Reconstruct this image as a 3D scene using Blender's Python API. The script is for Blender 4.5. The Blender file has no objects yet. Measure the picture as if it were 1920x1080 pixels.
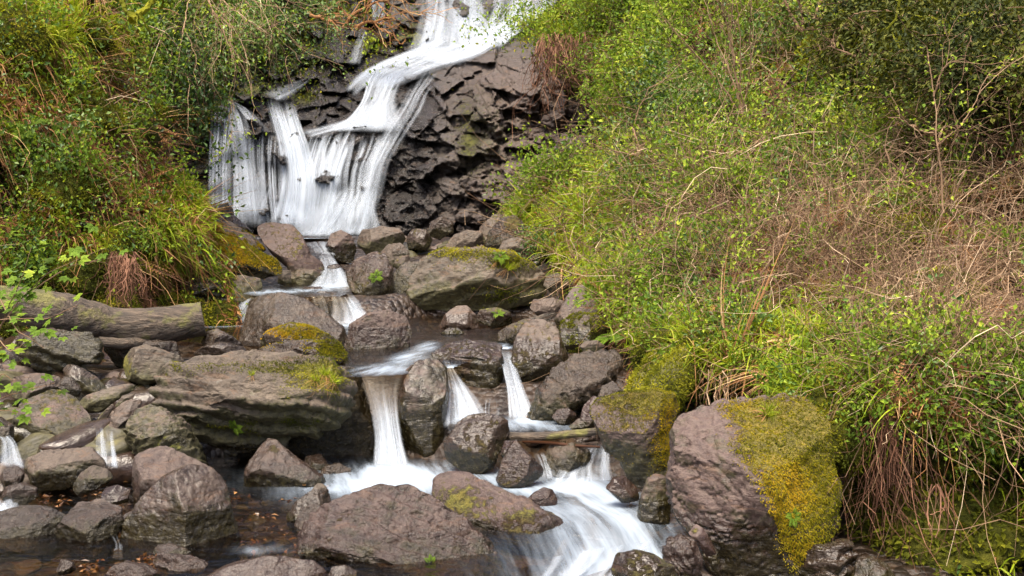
import bpy, bmesh, math
import numpy as np
from mathutils import Vector, Matrix, Quaternion
scene = bpy.context.scene
COL = scene.collection

# ------------------------------------------------------------------ camera, sky, sun, exposure
EYE = 1.55
F = 1867.0
PITCH = math.atan(110.0 / F)
cam_d = bpy.data.cameras.new("camera")
cam_d.sensor_width = 36.0
cam_d.lens = 36.0 * F / 1920.0
cam_d.clip_end = 500.0
cam_d.clip_start = 0.05
cam = bpy.data.objects.new("camera", cam_d)
cam.location = (0, 0, EYE)
cam.rotation_euler = (math.pi / 2 - PITCH, 0, 0)
COL.objects.link(cam)
scene.camera = cam

SUN_EL, SUN_AZ = math.radians(66), math.radians(205)      # azimuth clockwise from +Y
world = bpy.data.worlds.new("World")
scene.world = world
world.use_nodes = True
wn = world.node_tree
sky = wn.nodes.new("ShaderNodeTexSky")
sky.sky_type = 'NISHITA'
sky.sun_disc = False
sky.sun_elevation = SUN_EL
sky.sun_rotation = SUN_AZ
sky.air_density = 0.6
sky.dust_density = 6.0
sky.ozone_density = 0.6
wn.nodes["Background"].inputs[1].default_value = 0.105
wn.links.new(sky.outputs[0], wn.nodes["Background"].inputs[0])
sun_d = bpy.data.lights.new("sun", 'SUN')
sun_d.energy = 1.5
sun_d.angle = math.radians(32)
sun_d.color = (1.0, 0.90, 0.72)
sun = bpy.data.objects.new("sun", sun_d)
sd = Vector((math.sin(SUN_AZ) * math.cos(SUN_EL), math.cos(SUN_AZ) * math.cos(SUN_EL), math.sin(SUN_EL)))
sun.rotation_euler = sd.to_track_quat('Z', 'Y').to_euler()
sun.location = (0, -3, 12)
COL.objects.link(sun)
scene.view_settings.view_transform = 'Standard'
scene.view_settings.look = 'None'
scene.view_settings.exposure = 2.1
scene.view_settings.gamma = 1.0
scene.view_settings.use_curve_mapping = False
scene.cycles.transparent_max_bounces = 24
scene.cycles.max_bounces = 6
scene.cycles.diffuse_bounces = 3
scene.cycles.glossy_bounces = 3
scene.cycles.transmission_bounces = 4
scene.cycles.use_denoising = True

# ------------------------------------------------------------------ geometry helpers
CP, SP = math.cos(PITCH), math.sin(PITCH)
def P(u, v, Y):
    """World point at distance Y in front of the viewpoint, seen at photo pixel (u, v)."""
    u, v, Y = np.broadcast_arrays(np.asarray(u, float), np.asarray(v, float), np.asarray(Y, float))
    a = (u - 960.0) / F
    b = (540.0 - v) / F
    k = Y / (CP + b * SP)
    return np.stack([a * k, Y, EYE + (-SP + b * CP) * k], -1)
def PZ(u, v, z):
    """World point on the level z."""
    u, v, z = np.broadcast_arrays(np.asarray(u, float), np.asarray(v, float), np.asarray(z, float))
    a = (u - 960.0) / F
    b = (540.0 - v) / F
    k = (z - EYE) / (-SP + b * CP)
    return np.stack([a * k, (CP + b * SP) * k, z], -1)
def UV(p):
    """Photo pixel of world points (inverse of P)."""
    p = np.asarray(p, float)
    y, z = p[..., 1], p[..., 2] - EYE
    fw = y * CP - z * SP
    up = y * SP + z * CP
    return 960.0 + F * p[..., 0] / fw, 540.0 - F * up / fw

def smooth(a, b, x):
    t = np.clip((x - a) / (b - a), 0, 1)
    return t * t * (3 - 2 * t)

def _hash(ix, iy, iz, seed):
    n = (ix.astype(np.int64) * 374761393 + iy.astype(np.int64) * 668265263 + iz.astype(np.int64) * 1440662683 + seed * 974634777) & 0xFFFFFFFF
    n = ((n ^ (n >> 13)) * 1274126177) & 0xFFFFFFFF
    n = ((n ^ (n >> 16)) * 2246822519) & 0xFFFFFFFF
    return (n ^ (n >> 15)).astype(np.float64) / 4294967295.0
def vnoise(p, seed=0):
    p = np.asarray(p, float)
    i = np.floor(p).astype(np.int64)
    f = p - i
    f = f * f * f * (f * (f * 6 - 15) + 10)
    out = 0
    for dx in (0, 1):
        wx = f[..., 0] if dx else 1 - f[..., 0]
        for dy in (0, 1):
            wy = f[..., 1] if dy else 1 - f[..., 1]
            for dz in (0, 1):
                wz = f[..., 2] if dz else 1 - f[..., 2]
                out = out + wx * wy * wz * _hash(i[..., 0] + dx, i[..., 1] + dy, i[..., 2] + dz, seed)
    return out
def fbm(p, seed=0, octv=4, gain=0.5):
    """About -0.5 .. 0.5"""
    p = np.asarray(p, float)
    s, a, tot = 0, 1.0, 0
    for o in range(octv):
        s = s + a * (vnoise(p * (2.03 ** o), seed + o * 7) - 0.5)
        tot += a
        a *= gain
    return s / tot * 1.35

def mk(name, V, Fc, mat, parent=None, attrs=None, uv=None, shade=True, loc=None):
    """One mesh object from arrays; Fc is (n,3) or (n,4)."""
    V = np.ascontiguousarray(V, dtype=np.float32).reshape(-1, 3)
    Fc = np.ascontiguousarray(Fc, dtype=np.int32)
    k = Fc.shape[1]
    me = bpy.data.meshes.new(name)
    if loc is not None:
        V = V - np.asarray(loc, np.float32)
    me.vertices.add(len(V))
    me.vertices.foreach_set("co", V.ravel())
    me.loops.add(Fc.size)
    me.loops.foreach_set("vertex_index", Fc.ravel())
    me.polygons.add(len(Fc))
    me.polygons.foreach_set("loop_start", np.arange(0, Fc.size, k, dtype=np.int32))
    me.polygons.foreach_set("use_smooth", np.full(len(Fc), shade))
    for an, av in (attrs or {}).items():
        at = me.attributes.new(an, 'FLOAT', 'POINT')
        at.data.foreach_set("value", np.ascontiguousarray(av, dtype=np.float32).ravel())
    if uv is not None:
        ul = me.uv_layers.new(name="UVMap")
        ul.data.foreach_set("uv", np.ascontiguousarray(uv[Fc.ravel()], dtype=np.float32).ravel())
    me.update(calc_edges=True)
    me.validate()
    if mat is not None:
        me.materials.append(mat)
    o = bpy.data.objects.new(name, me)
    COL.objects.link(o)
    if loc is not None and parent is None:
        o.location = loc
    if parent is not None:
        o.parent = parent
    return o

def tag(o, label=None, cat=None, group=None, kind=None):
    if label: o["label"] = label
    if cat: o["category"] = cat
    if group: o["group"] = group
    if kind: o["kind"] = kind
    return o
def empty(name, loc, label=None, cat=None, group=None):
    o = bpy.data.objects.new(name, None)
    o.empty_display_size = 0.1
    o.location = loc
    COL.objects.link(o)
    return tag(o, label, cat, group)

def vnormals(V, Fc):
    N = np.zeros_like(V)
    if Fc.shape[1] == 3:
        n = np.cross(V[Fc[:, 1]] - V[Fc[:, 0]], V[Fc[:, 2]] - V[Fc[:, 0]])
    else:
        n = np.cross(V[Fc[:, 2]] - V[Fc[:, 0]], V[Fc[:, 3]] - V[Fc[:, 1]])
    for j in range(Fc.shape[1]):
        for c in range(3):
            N[:, c] += np.bincount(Fc[:, j], weights=n[:, c], minlength=len(V))
    return N / (np.linalg.norm(N, axis=1, keepdims=True) + 1e-12)

def grid_faces(nr, nc):
    i = np.arange((nr - 1) * nc).reshape(nr - 1, nc)[:, :-1].ravel()
    return np.stack([i, i + 1, i + nc + 1, i + nc], 1)

class TPS:
    """Smooth interpolation of values given at photo pixels."""
    def __init__(self, pts, lam=0.002):
        pts = np.asarray(pts, float)
        self.c = pts[:, :2] / 1000.0
        n = len(pts)
        d = np.linalg.norm(self.c[:, None] - self.c[None], axis=2)
        A = np.zeros((n + 3, n + 3))
        A[:n, :n] = self.k(d) + lam * np.eye(n)
        A[:n, n] = 1
        A[:n, n + 1:] = self.c
        A[n:, :n] = A[:n, n:].T
        b = np.concatenate([pts[:, 2], [0, 0, 0]])
        self.w = np.linalg.solve(A, b)
    @staticmethod
    def k(r):
        return np.where(r > 1e-9, r * r * np.log(np.maximum(r, 1e-9)), 0)
    def __call__(self, u, v):
        q = np.stack([np.asarray(u, float), np.asarray(v, float)], -1) / 1000.0
        out = self.w[-3] + q[..., 0] * self.w[-2] + q[..., 1] * self.w[-1]
        for j in range(len(self.c)):
            out = out + self.w[j] * self.k(np.hypot(q[..., 0] - self.c[j, 0], q[..., 1] - self.c[j, 1]))
        return out

def in_poly(u, v, poly):
    u, v = np.asarray(u, float), np.asarray(v, float)
    r = np.zeros(u.shape, bool)
    n = len(poly)
    for i in range(n):
        x0, y0 = poly[i]
        x1, y1 = poly[(i + 1) % n]
        if y0 == y1:
            continue
        c = ((y0 > v) != (y1 > v)) & (u < (x1 - x0) * (v - y0) / (y1 - y0) + x0)
        r ^= c
    return r
def interp_poly(pts, n):
    """n points evenly along a polyline (photo pixels or world)."""
    pts = np.asarray(pts, float)
    d = np.r_[0, np.cumsum(np.linalg.norm(np.diff(pts, axis=0), axis=1))]
    s = np.linspace(0, d[-1], n)
    q = np.stack([np.interp(s, d, pts[:, j]) for j in range(pts.shape[1])], 1)
    m = max(1, n // (len(pts) * 3))
    if m > 1 and len(pts) > 2:
        ker = np.ones(2 * m + 1) / (2 * m + 1)
        pad = np.pad(q, ((m, m), (0, 0)), mode='reflect', reflect_type='odd')
        q = np.stack([np.convolve(pad[:, j], ker, 'valid') for j in range(q.shape[1])], 1)
    return q
# ------------------------------------------------------------------ materials
class NT:
    def __init__(self, name):
        self.m = bpy.data.materials.new(name)
        self.m.use_nodes = True
        self.t = self.m.node_tree
        self.t.nodes.clear()
        self.out = self.t.nodes.new("ShaderNodeOutputMaterial")
    def n(self, typ, **kw):
        nd = self.t.nodes.new(typ)
        for k, v in kw.items():
            setattr(nd, k, v)
        return nd
    def l(self, a, b):
        self.t.links.new(a, b)
    def set(self, sock, v):
        if isinstance(v, (int, float)):
            sock.default_value = v
        elif isinstance(v, tuple):
            sock.default_value = v if len(sock.default_value) == len(v) else (*v, 1.0)
        else:
            self.l(v, sock)
    def attr(self, name):
        return self.n("ShaderNodeAttribute", attribute_name=name).outputs["Fac"]
    def math(self, op, a, b=0.0, clamp=False):
        nd = self.n("ShaderNodeMath", operation=op, use_clamp=clamp)
        self.set(nd.inputs[0], a)
        self.set(nd.inputs[1], b)
        return nd.outputs[0]
    def mix(self, f, a, b, mode='MIX'):
        nd = self.n("ShaderNodeMix", data_type='RGBA', blend_type=mode)
        self.set(nd.inputs[0], f)
        self.set(nd.inputs[6], a)
        self.set(nd.inputs[7], b)
        return nd.outputs[2]
    def rng(self, v, a, b, c=0.0, d=1.0, s=True):
        nd = self.n("ShaderNodeMapRange", interpolation_type='SMOOTHSTEP' if s else 'LINEAR')
        self.set(nd.inputs[0], v)
        for i, x in enumerate((a, b, c, d)):
            self.set(nd.inputs[i + 1], x)
        return nd.outputs[0]
    def noise(self, co, scale, detail=4, rough=0.55, dist=0.0, mapscale=None, rot=None):
        if mapscale or rot:
            mp = self.n("ShaderNodeMapping")
            if mapscale: mp.inputs["Scale"].default_value = mapscale
            if rot: mp.inputs["Rotation"].default_value = rot
            self.l(co, mp.inputs[0])
            co = mp.outputs[0]
        nd = self.n("ShaderNodeTexNoise")
        self.l(co, nd.inputs["Vector"])
        nd.inputs["Scale"].default_value = scale
        nd.inputs["Detail"].default_value = detail
        nd.inputs["Roughness"].default_value = rough
        nd.inputs["Distortion"].default_value = dist
        return nd.outputs["Fac"]
    def ramp(self, f, stops):
        nd = self.n("ShaderNodeValToRGB")
        e = nd.color_ramp.elements
        while len(e) < len(stops):
            e.new(0.5)
        for el, (p, c) in zip(e, stops):
            el.position = p
            el.color = (*c, 1)
        self.l(f, nd.inputs[0])
        return nd.outputs[0]
    def finish(self, shader):
        self.l(shader, self.out.inputs[0])
        return self.m

def rock_material(name, cols, bump=1.0):
    t = NT(name)
    co = t.n("ShaderNodeTexCoord").outputs["Object"]
    big = t.noise(co, 2.6, 5, 0.6, 0.3)
    fine = t.noise(co, 26.0, 6, 0.68)
    speck = t.noise(co, 95.0, 3, 0.6)
    layer = t.noise(co, 5.0, 5, 0.62, 0.5, mapscale=(1.0, 1.0, 4.5), rot=(0.35, 0.5, 0.2))
    lich = t.noise(co, 9.0, 5, 0.65)
    tint = t.attr("tint")
    c = t.ramp(t.math('ADD', t.math('MULTIPLY', big, 0.6), t.math('MULTIPLY', layer, 0.4)), [(0.32, cols[0]), (0.49, cols[1]), (0.64, cols[2])])
    c = t.mix(t.rng(tint, 0.0, 1.0, 0.0, 1.0, False), c, t.mix(0.75, c, cols[3]))
    c = t.mix(t.rng(fine, 0.35, 0.7, 0.0, 0.5), c, t.mix(0.45, c, (0.20, 0.17, 0.14)))
    c = t.mix(t.rng(fine, 0.5, 0.33, 0.0, 0.55), c, t.mix(0.55, c, (0.014, 0.010, 0.008)))
    c = t.mix(t.rng(lich, 0.62, 0.7, 0.0, 0.35), c, (0.22, 0.205, 0.18))
    c = t.mix(t.rng(layer, 0.44, 0.37, 0.0, 0.45), c, t.mix(0.6, c, (0.16, 0.085, 0.04)))
    # algae stain
    al = t.math('ADD', t.math('MULTIPLY', t.attr("algae"), 1.55), t.math('MULTIPLY', t.math('SUBTRACT', lich, 0.5), 1.6))
    c = t.mix(t.rng(al, 0.42, 0.85, 0.0, 0.85), c, t.ramp(fine, [(0.3, (0.016, 0.015, 0.006)), (0.5, (0.042, 0.039, 0.012)), (0.7, (0.095, 0.088, 0.028))]))
    # moss
    mo = t.math('ADD', t.attr("moss"), t.math('ADD', t.math('MULTIPLY', t.math('SUBTRACT', big, 0.5), 0.9), t.math('MULTIPLY', t.math('SUBTRACT', fine, 0.5), 1.7)))
    mfac = t.rng(mo, 0.48, 0.78, 0.0, 0.92)
    mcol = t.ramp(t.math('ADD', t.math('MULTIPLY', fine, 0.5), t.math('MULTIPLY', lich, 0.5)), [(0.33, (0.04, 0.036, 0.006)), (0.5, (0.13, 0.108, 0.011)), (0.66, (0.24, 0.165, 0.016))])
    mcol = t.mix(t.rng(t.attr("gold"), 0.0, 1.0, 0.0, 1.0, False), t.mix(0.65, mcol, (0.10, 0.13, 0.014)), mcol)
    c = t.mix(mfac, c, mcol)
    # wet
    we = t.rng(t.math('ADD', t.attr("wet"), t.math('MULTIPLY', t.math('SUBTRACT', lich, 0.5), 0.8)), 0.35, 0.65)
    c = t.mix(we, c, t.mix(1.0, c, (0.40, 0.36, 0.33), 'MULTIPLY'))
    rough = t.math('SUBTRACT', t.rng(fine, 0.3, 0.7, 0.52, 0.78), t.math('MULTIPLY', we, 0.48))
    rough = t.math('MAXIMUM', rough, t.math('MULTIPLY', mfac, 0.85))
    gr = t.attr("grain")
    h = t.math('ADD', t.math('MULTIPLY', t.math('MULTIPLY', fine, gr), 0.75), t.math('ADD', t.math('MULTIPLY', t.math('MULTIPLY', speck, gr), 0.25), t.math('MULTIPLY', layer, 0.55)))
    h = t.math('ADD', h, t.math('MULTIPLY', t.math('MULTIPLY', mfac, speck), 1.6))
    b = t.n("ShaderNodeBump")
    b.inputs["Strength"].default_value = 0.75 * bump
    b.inputs["Distance"].default_value = 0.035
    t.l(h, b.inputs["Height"])
    p = t.n("ShaderNodeBsdfPrincipled")
    t.l(c, p.inputs["Base Color"])
    t.l(rough, p.inputs["Roughness"])
    t.l(b.outputs[0], p.inputs["Normal"])
    p.inputs["Specular IOR Level"].default_value = 0.45
    return t.finish(p.outputs[0])

M_ROCK = rock_material("river_rock", [(0.018, 0.012, 0.009), (0.048, 0.031, 0.024), (0.098, 0.069, 0.054), (0.072, 0.042, 0.035)])
M_GREY = rock_material("grey_rock", [(0.016, 0.012, 0.008), (0.052, 0.038, 0.024), (0.112, 0.086, 0.058), (0.085, 0.055, 0.046)])
M_CLIFF = rock_material("cliff_rock", [(0.006, 0.0055, 0.0055), (0.016, 0.0145, 0.014), (0.040, 0.036, 0.034), (0.075, 0.046, 0.034)], 1.5)

def leaf_material(name, stops, trans=0.35, rough=0.6, spec=0.12):
    t = NT(name)
    co = t.n("ShaderNodeTexCoord").outputs["Object"]
    lv = t.attr("lv")
    patch = t.noise(co, 1.3, 3)
    f = t.math('ADD', lv, t.math('MULTIPLY', t.math('SUBTRACT', patch, 0.5), 0.7), True)
    c = t.ramp(f, stops)
    p = t.n("ShaderNodeBsdfPrincipled")
    t.l(c, p.inputs["Base Color"])
    p.inputs["Roughness"].default_value = rough
    p.inputs["Specular IOR Level"].default_value = spec
    tr = t.n("ShaderNodeBsdfTranslucent")
    t.l(t.mix(1.0, c, (1.25, 1.15, 0.6), 'MULTIPLY'), tr.inputs[0])
    mx = t.n("ShaderNodeMixShader")
    mx.inputs[0].default_value = trans
    t.l(p.outputs[0], mx.inputs[1])
    t.l(tr.outputs[0], mx.inputs[2])
    return t.finish(mx.outputs[0])
M_LEAF = leaf_material("fresh_leaf", [(0.0, (0.035, 0.06, 0.004)), (0.42, (0.105, 0.18, 0.018)), (0.75, (0.23, 0.31, 0.028)), (1.0, (0.36, 0.41, 0.05))])
M_IVY = leaf_material("glossy_leaf", [(0.0, (0.02, 0.05, 0.015)), (0.5, (0.07, 0.13, 0.024)), (0.85, (0.14, 0.22, 0.045)), (1.0, (0.22, 0.31, 0.09))], 0.25, 0.4, 0.3)
M_GRASS = leaf_material("grass_blade", [(0.0, (0.07, 0.10, 0.006)), (0.5, (0.20, 0.27, 0.012)), (0.8, (0.34, 0.39, 0.025)), (1.0, (0.46, 0.37, 0.10))], 0.35, 0.5)
M_DEAD = leaf_material("dead_leaf", [(0.0, (0.09, 0.035, 0.012)), (0.45, (0.22, 0.10, 0.036)), (0.8, (0.37, 0.20, 0.08)), (1.0, (0.52, 0.35, 0.17))], 0.2, 0.7, 0.2)
M_TWIG = leaf_material("twig_bark", [(0.0, (0.09, 0.05, 0.035)), (0.5, (0.165, 0.102, 0.058)), (0.8, (0.30, 0.20, 0.118)), (1.0, (0.58, 0.45, 0.30))], 0.0, 0.75, 0.2)
M_MOSS = leaf_material("moss_tuft", [(0.0, (0.06, 0.07, 0.006)), (0.4, (0.21, 0.19, 0.010)), (0.7, (0.33, 0.25, 0.013)), (1.0, (0.42, 0.26, 0.018))], 0.3, 0.8, 0.1)
M_MOSSG = leaf_material("green_moss_tuft", [(0.0, (0.04, 0.05, 0.006)), (0.45, (0.12, 0.13, 0.010)), (0.8, (0.22, 0.22, 0.016)), (1.0, (0.34, 0.31, 0.025))], 0.3, 0.8, 0.1)
M_LITTER = leaf_material("wet_dead_leaf", [(0.0, (0.03, 0.013, 0.006)), (0.5, (0.09, 0.04, 0.014)), (0.8, (0.17, 0.08, 0.025)), (1.0, (0.32, 0.17, 0.06))], 0.1, 0.35, 0.5)
M_SHADE = leaf_material("evergreen_and_shade_leaf", [(0.0, (0.010, 0.018, 0.004)), (0.5, (0.035, 0.048, 0.008)), (0.8, (0.075, 0.085, 0.011)), (1.0, (0.13, 0.13, 0.018))], 0.2, 0.7, 0.2)  # dark evergreen foliage; in the gully its dark colour stands for shade
M_ROOT = leaf_material("hanging_root", [(0.0, (0.05, 0.022, 0.012)), (0.5, (0.13, 0.06, 0.035)), (1.0, (0.27, 0.14, 0.085))], 0.1, 0.8, 0.2)

def soil_material():
    t = NT("bank_soil")
    co = t.n("ShaderNodeTexCoord").outputs["Object"]
    a = t.noise(co, 1.4, 5, 0.6)
    b = t.noise(co, 11.0, 6, 0.7)
    c = t.ramp(b, [(0.3, (0.010, 0.006, 0.004)), (0.5, (0.035, 0.019, 0.010)), (0.7, (0.085, 0.05, 0.026))])
    g = t.ramp(b, [(0.3, (0.012, 0.015, 0.003)), (0.5, (0.04, 0.043, 0.006)), (0.7, (0.10, 0.095, 0.012))])
    c = t.mix(t.rng(t.math('ADD', a, t.math('MULTIPLY', t.math('SUBTRACT', t.attr("moss"), 0.5), 0.5)), 0.42, 0.58), c, g)
    bm = t.n("ShaderNodeBump")
    bm.inputs["Strength"].default_value = 1.0
    bm.inputs["Distance"].default_value = 0.08
    t.l(b, bm.inputs["Height"])
    p = t.n("ShaderNodeBsdfPrincipled")
    t.l(c, p.inputs["Base Color"])
    p.inputs["Roughness"].default_value = 0.95
    p.inputs["Specular IOR Level"].default_value = 0.1
    t.l(bm.outputs[0], p.inputs["Normal"])
    return t.finish(p.outputs[0])
M_SOIL = soil_material()

def bed_material():
    t = NT("stream_bed_stones")
    co = t.n("ShaderNodeTexCoord").outputs["Object"]
    v = t.n("ShaderNodeTexVoronoi")
    v.inputs["Scale"].default_value = 16.0
    wob = t.noise(co, 9.0, 3)
    cv = t.n("ShaderNodeVectorMath", operation='ADD')
    t.l(co, cv.inputs[0])
    sc = t.n("ShaderNodeVectorMath", operation='SCALE')
    t.l(t.n("ShaderNodeTexNoise").outputs["Color"], sc.inputs[0])
    sc.inputs["Scale"].default_value = 0.06
    t.l(sc.outputs[0], cv.inputs[1])
    t.l(cv.outputs[0], v.inputs["Vector"])
    sep = t.n("ShaderNodeSeparateColor")
    t.l(v.outputs["Color"], sep.inputs[0])
    c = t.ramp(sep.outputs[0], [(0.0, (0.008, 0.005, 0.003)), (0.4, (0.02, 0.012, 0.008)), (0.7, (0.04, 0.024, 0.013)), (1.0, (0.06, 0.045, 0.036))])
    f = t.noise(co, 40.0, 5, 0.7)
    c = t.mix(t.rng(f, 0.55, 0.35, 0.0, 0.7), c, (0.02, 0.012, 0.008))
    h = t.math('SUBTRACT', t.math('MULTIPLY', f, 0.4), v.outputs["Distance"])
    bm = t.n("ShaderNodeBump")
    bm.inputs["Strength"].default_value = 0.9
    bm.inputs["Distance"].default_value = 0.04
    t.l(h, bm.inputs["Height"])
    p = t.n("ShaderNodeBsdfPrincipled")
    t.l(c, p.inputs["Base Color"])
    p.inputs["Roughness"].default_value = 0.35
    t.l(bm.outputs[0], p.inputs["Normal"])
    return t.finish(p.outputs[0])
M_BED = bed_material()

def pool_material():
    """Clear brown stream water; attribute foam turns it milky white."""
    t = NT("stream_water")
    co = t.n("ShaderNodeTexCoord").outputs["Object"]
    uvn = t.n("ShaderNodeUVMap").outputs[0]
    r1 = t.noise(co, 3.2, 4, 0.5, 1.2, mapscale=(1.0, 2.2, 1.0))
    r2 = t.noise(co, 11.0, 3, 0.5, 0.6)
    bm = t.n("ShaderNodeBump")
    bm.inputs["Strength"].default_value = 0.9
    bm.inputs["Distance"].default_value = 0.04
    t.l(t.math('ADD', r1, t.math('MULTIPLY', r2, 0.3)), bm.inputs["Height"])
    tr = t.n("ShaderNodeBsdfTransparent")
    tr.inputs[0].default_value = (0.62, 0.50, 0.36, 1)
    gl = t.n("ShaderNodeBsdfGlossy")
    gl.inputs["Roughness"].default_value = 0.12
    t.l(bm.outputs[0], gl.inputs["Normal"])
    fr = t.n("ShaderNodeFresnel")
    fr.inputs[0].default_value = 1.33
    t.l(bm.outputs[0], fr.inputs["Normal"])
    w = t.n("ShaderNodeMixShader")
    t.l(fr.outputs[0], w.inputs[0])
    t.l(tr.outputs[0], w.inputs[1])
    t.l(gl.outputs[0], w.inputs[2])
    st = t.noise(uvn, 1.0, 4, 0.55, 0.8, mapscale=(5.0, 1.1, 1.0))
    st2 = t.noise(uvn, 1.0, 3, 0.55, 0.3, mapscale=(26.0, 2.6, 1.0))
    k = t.math('ADD', t.math('MULTIPLY', t.math('SUBTRACT', st, 0.5), 1.5), t.math('MULTIPLY', t.math('SUBTRACT', st2, 0.5), 0.6))
    fo = t.attr("foam")
    amt = t.math('MULTIPLY', t.math('MULTIPLY', t.math('SUBTRACT', 1.0, fo), fo), 3.4)
    fac = t.math('ADD', fo, t.math('MULTIPLY', k, amt), True)
    df = t.n("ShaderNodeBsdfDiffuse")
    df.inputs[0].default_value = (0.30, 0.36, 0.43, 1)
    mx = t.n("ShaderNodeMixShader")
    t.l(t.rng(fac, 0.0, 1.0, 0.0, 0.97), mx.inputs[0])
    t.l(w.outputs[0], mx.inputs[1])
    t.l(df.outputs[0], mx.inputs[2])
    return t.finish(mx.outputs[0])
M_POOL = pool_material()

def veil_material():
    """Soft milky veil of long-exposed water: never quite opaque in one layer."""
    t = NT("water_veil")
    uvn = t.n("ShaderNodeUVMap").outputs[0]
    n1 = t.noise(uvn, 1.0, 3, 0.5, 0.15, mapscale=(9.0, 0.22, 1.0))
    n2 = t.noise(uvn, 1.0, 2, 0.5, 0.1, mapscale=(34.0, 0.45, 1.0))
    n3 = t.noise(uvn, 1.0, 2, 0.5, 0.3, mapscale=(1.5, 0.8, 1.0))
    k = t.math('ADD', t.math('MULTIPLY', t.math('SUBTRACT', n1, 0.5), 3.8), t.math('MULTIPLY', t.math('SUBTRACT', n2, 0.5), 0.9))
    k = t.math('ADD', k, t.math('MULTIPLY', t.math('SUBTRACT', n3, 0.5), 0.6))
    a = t.math('MULTIPLY', t.math('MULTIPLY', t.attr("dens"), t.attr("edge")), t.math('MAXIMUM', t.math('ADD', 0.66, k), 0.0))
    a = t.math('MINIMUM', t.math('MAXIMUM', a, 0.0), 0.93)
    df = t.n("ShaderNodeBsdfDiffuse")
    df.inputs[0].default_value = (0.52, 0.575, 0.64, 1)
    tl = t.n("ShaderNodeBsdfTranslucent")
    tl.inputs[0].default_value = (0.52, 0.575, 0.64, 1)
    m1 = t.n("ShaderNodeMixShader")
    m1.inputs[0].default_value = 0.35
    t.l(df.outputs[0], m1.inputs[1])
    t.l(tl.outputs[0], m1.inputs[2])
    tr = t.n("ShaderNodeBsdfTransparent")
    mx = t.n("ShaderNodeMixShader")
    t.l(a, mx.inputs[0])
    t.l(tr.outputs[0], mx.inputs[1])
    t.l(m1.outputs[0], mx.inputs[2])
    return t.finish(mx.outputs[0])
M_VEIL = veil_material()

def bark_material(name, cols, mossy):
    t = NT(name)
    co = t.n("ShaderNodeTexCoord").outputs["Object"]
    a = t.noise(co, 4.0, 5, 0.6, 0.4, mapscale=(0.6, 2.0, 2.0))
    b = t.noise(co, 22.0, 5, 0.65, 0.2, mapscale=(0.22, 1.6, 1.6))
    d = t.noise(co, 7.0, 4, 0.6)
    c = t.ramp(b, [(0.3, cols[0]), (0.5, cols[1]), (0.7, cols[2])])
    c = t.mix(t.rng(t.math('ADD', d, t.math('MULTIPLY', t.math('SUBTRACT', t.attr("moss"), 0.5), mossy)), 0.45, 0.62, 0, 0.9), c, t.ramp(a, [(0.3, (0.05, 0.05, 0.012)), (0.6, (0.15, 0.14, 0.03))]))
    bm = t.n("ShaderNodeBump")
    bm.inputs["Strength"].default_value = 0.8
    bm.inputs["Distance"].default_value = 0.05
    t.l(b, bm.inputs["Height"])
    p = t.n("ShaderNodeBsdfPrincipled")
    t.l(c, p.inputs["Base Color"])
    p.inputs["Roughness"].default_value = 0.7
    t.l(bm.outputs[0], p.inputs["Normal"])
    return t.finish(p.outputs[0])
M_LOG = bark_material("weathered_log_wood", [(0.012, 0.008, 0.005), (0.055, 0.039, 0.025), (0.125, 0.09, 0.06)], 0.75)
M_LOGEND = bark_material("cut_log_end", [(0.06, 0.045, 0.03), (0.12, 0.09, 0.06), (0.16, 0.13, 0.09)], 0.1)
M_MOSSLOG = bark_material("mossy_bark", [(0.015, 0.013, 0.004), (0.05, 0.042, 0.007), (0.10, 0.08, 0.01)], 0.8)
# ------------------------------------------------------------------ terrain surfaces
rs = np.random.RandomState

class Surf:
    """A terrain sheet given by its distance over the photo pixels it spans; callable anywhere."""
    def __init__(self, pts, rough=(0.25, 1.1, 3), seed=1, pockets=()):
        self.pk = pockets
        self.t = TPS([(u, v, math.log(y)) for u, v, y in pts])
        self.r = rough
        self.seed = seed
    def depth(self, u, v):
        d = np.maximum(np.exp(self.t(u, v)), 3.4)
        for cu, cv, ru, rv, a in self.pk:
            d = d + a * np.exp(-(((u - cu) / ru) ** 2 + ((v - cv) / rv) ** 2) ** 1.5)
        return d
    def open(self, u, v):
        """1 on ordinary ground, 0 deep inside a hollow"""
        w = np.ones(np.shape(u))
        for cu, cv, ru, rv, a in self.pk:
            if a > 0:
                w = w * (1 - 0.92 * np.exp(-(((u - cu) / ru) ** 2 + ((v - cv) / rv) ** 2) ** 1.5))
        return w
    def __call__(self, u, v):
        p = P(u, v, self.depth(u, v))
        n = fbm(p * self.r[1], self.seed, self.r[2])
        return P(u, v, self.depth(u, v) * (1 - 0.0) - n * self.r[0] * self.depth(u, v) / 8.0)
    def normal(self, u, v, e=12.0):
        p0, p1, p2 = self(u - e, v), self(u + e, v), self(u, v - e)
        p3 = self(u, v + e)
        n = np.cross(p1 - p0, p2 - p3)
        n /= np.linalg.norm(n, axis=-1, keepdims=True) + 1e-9
        s = np.sign(-n[..., 1:2] + 1e-9)
        return n * s

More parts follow.
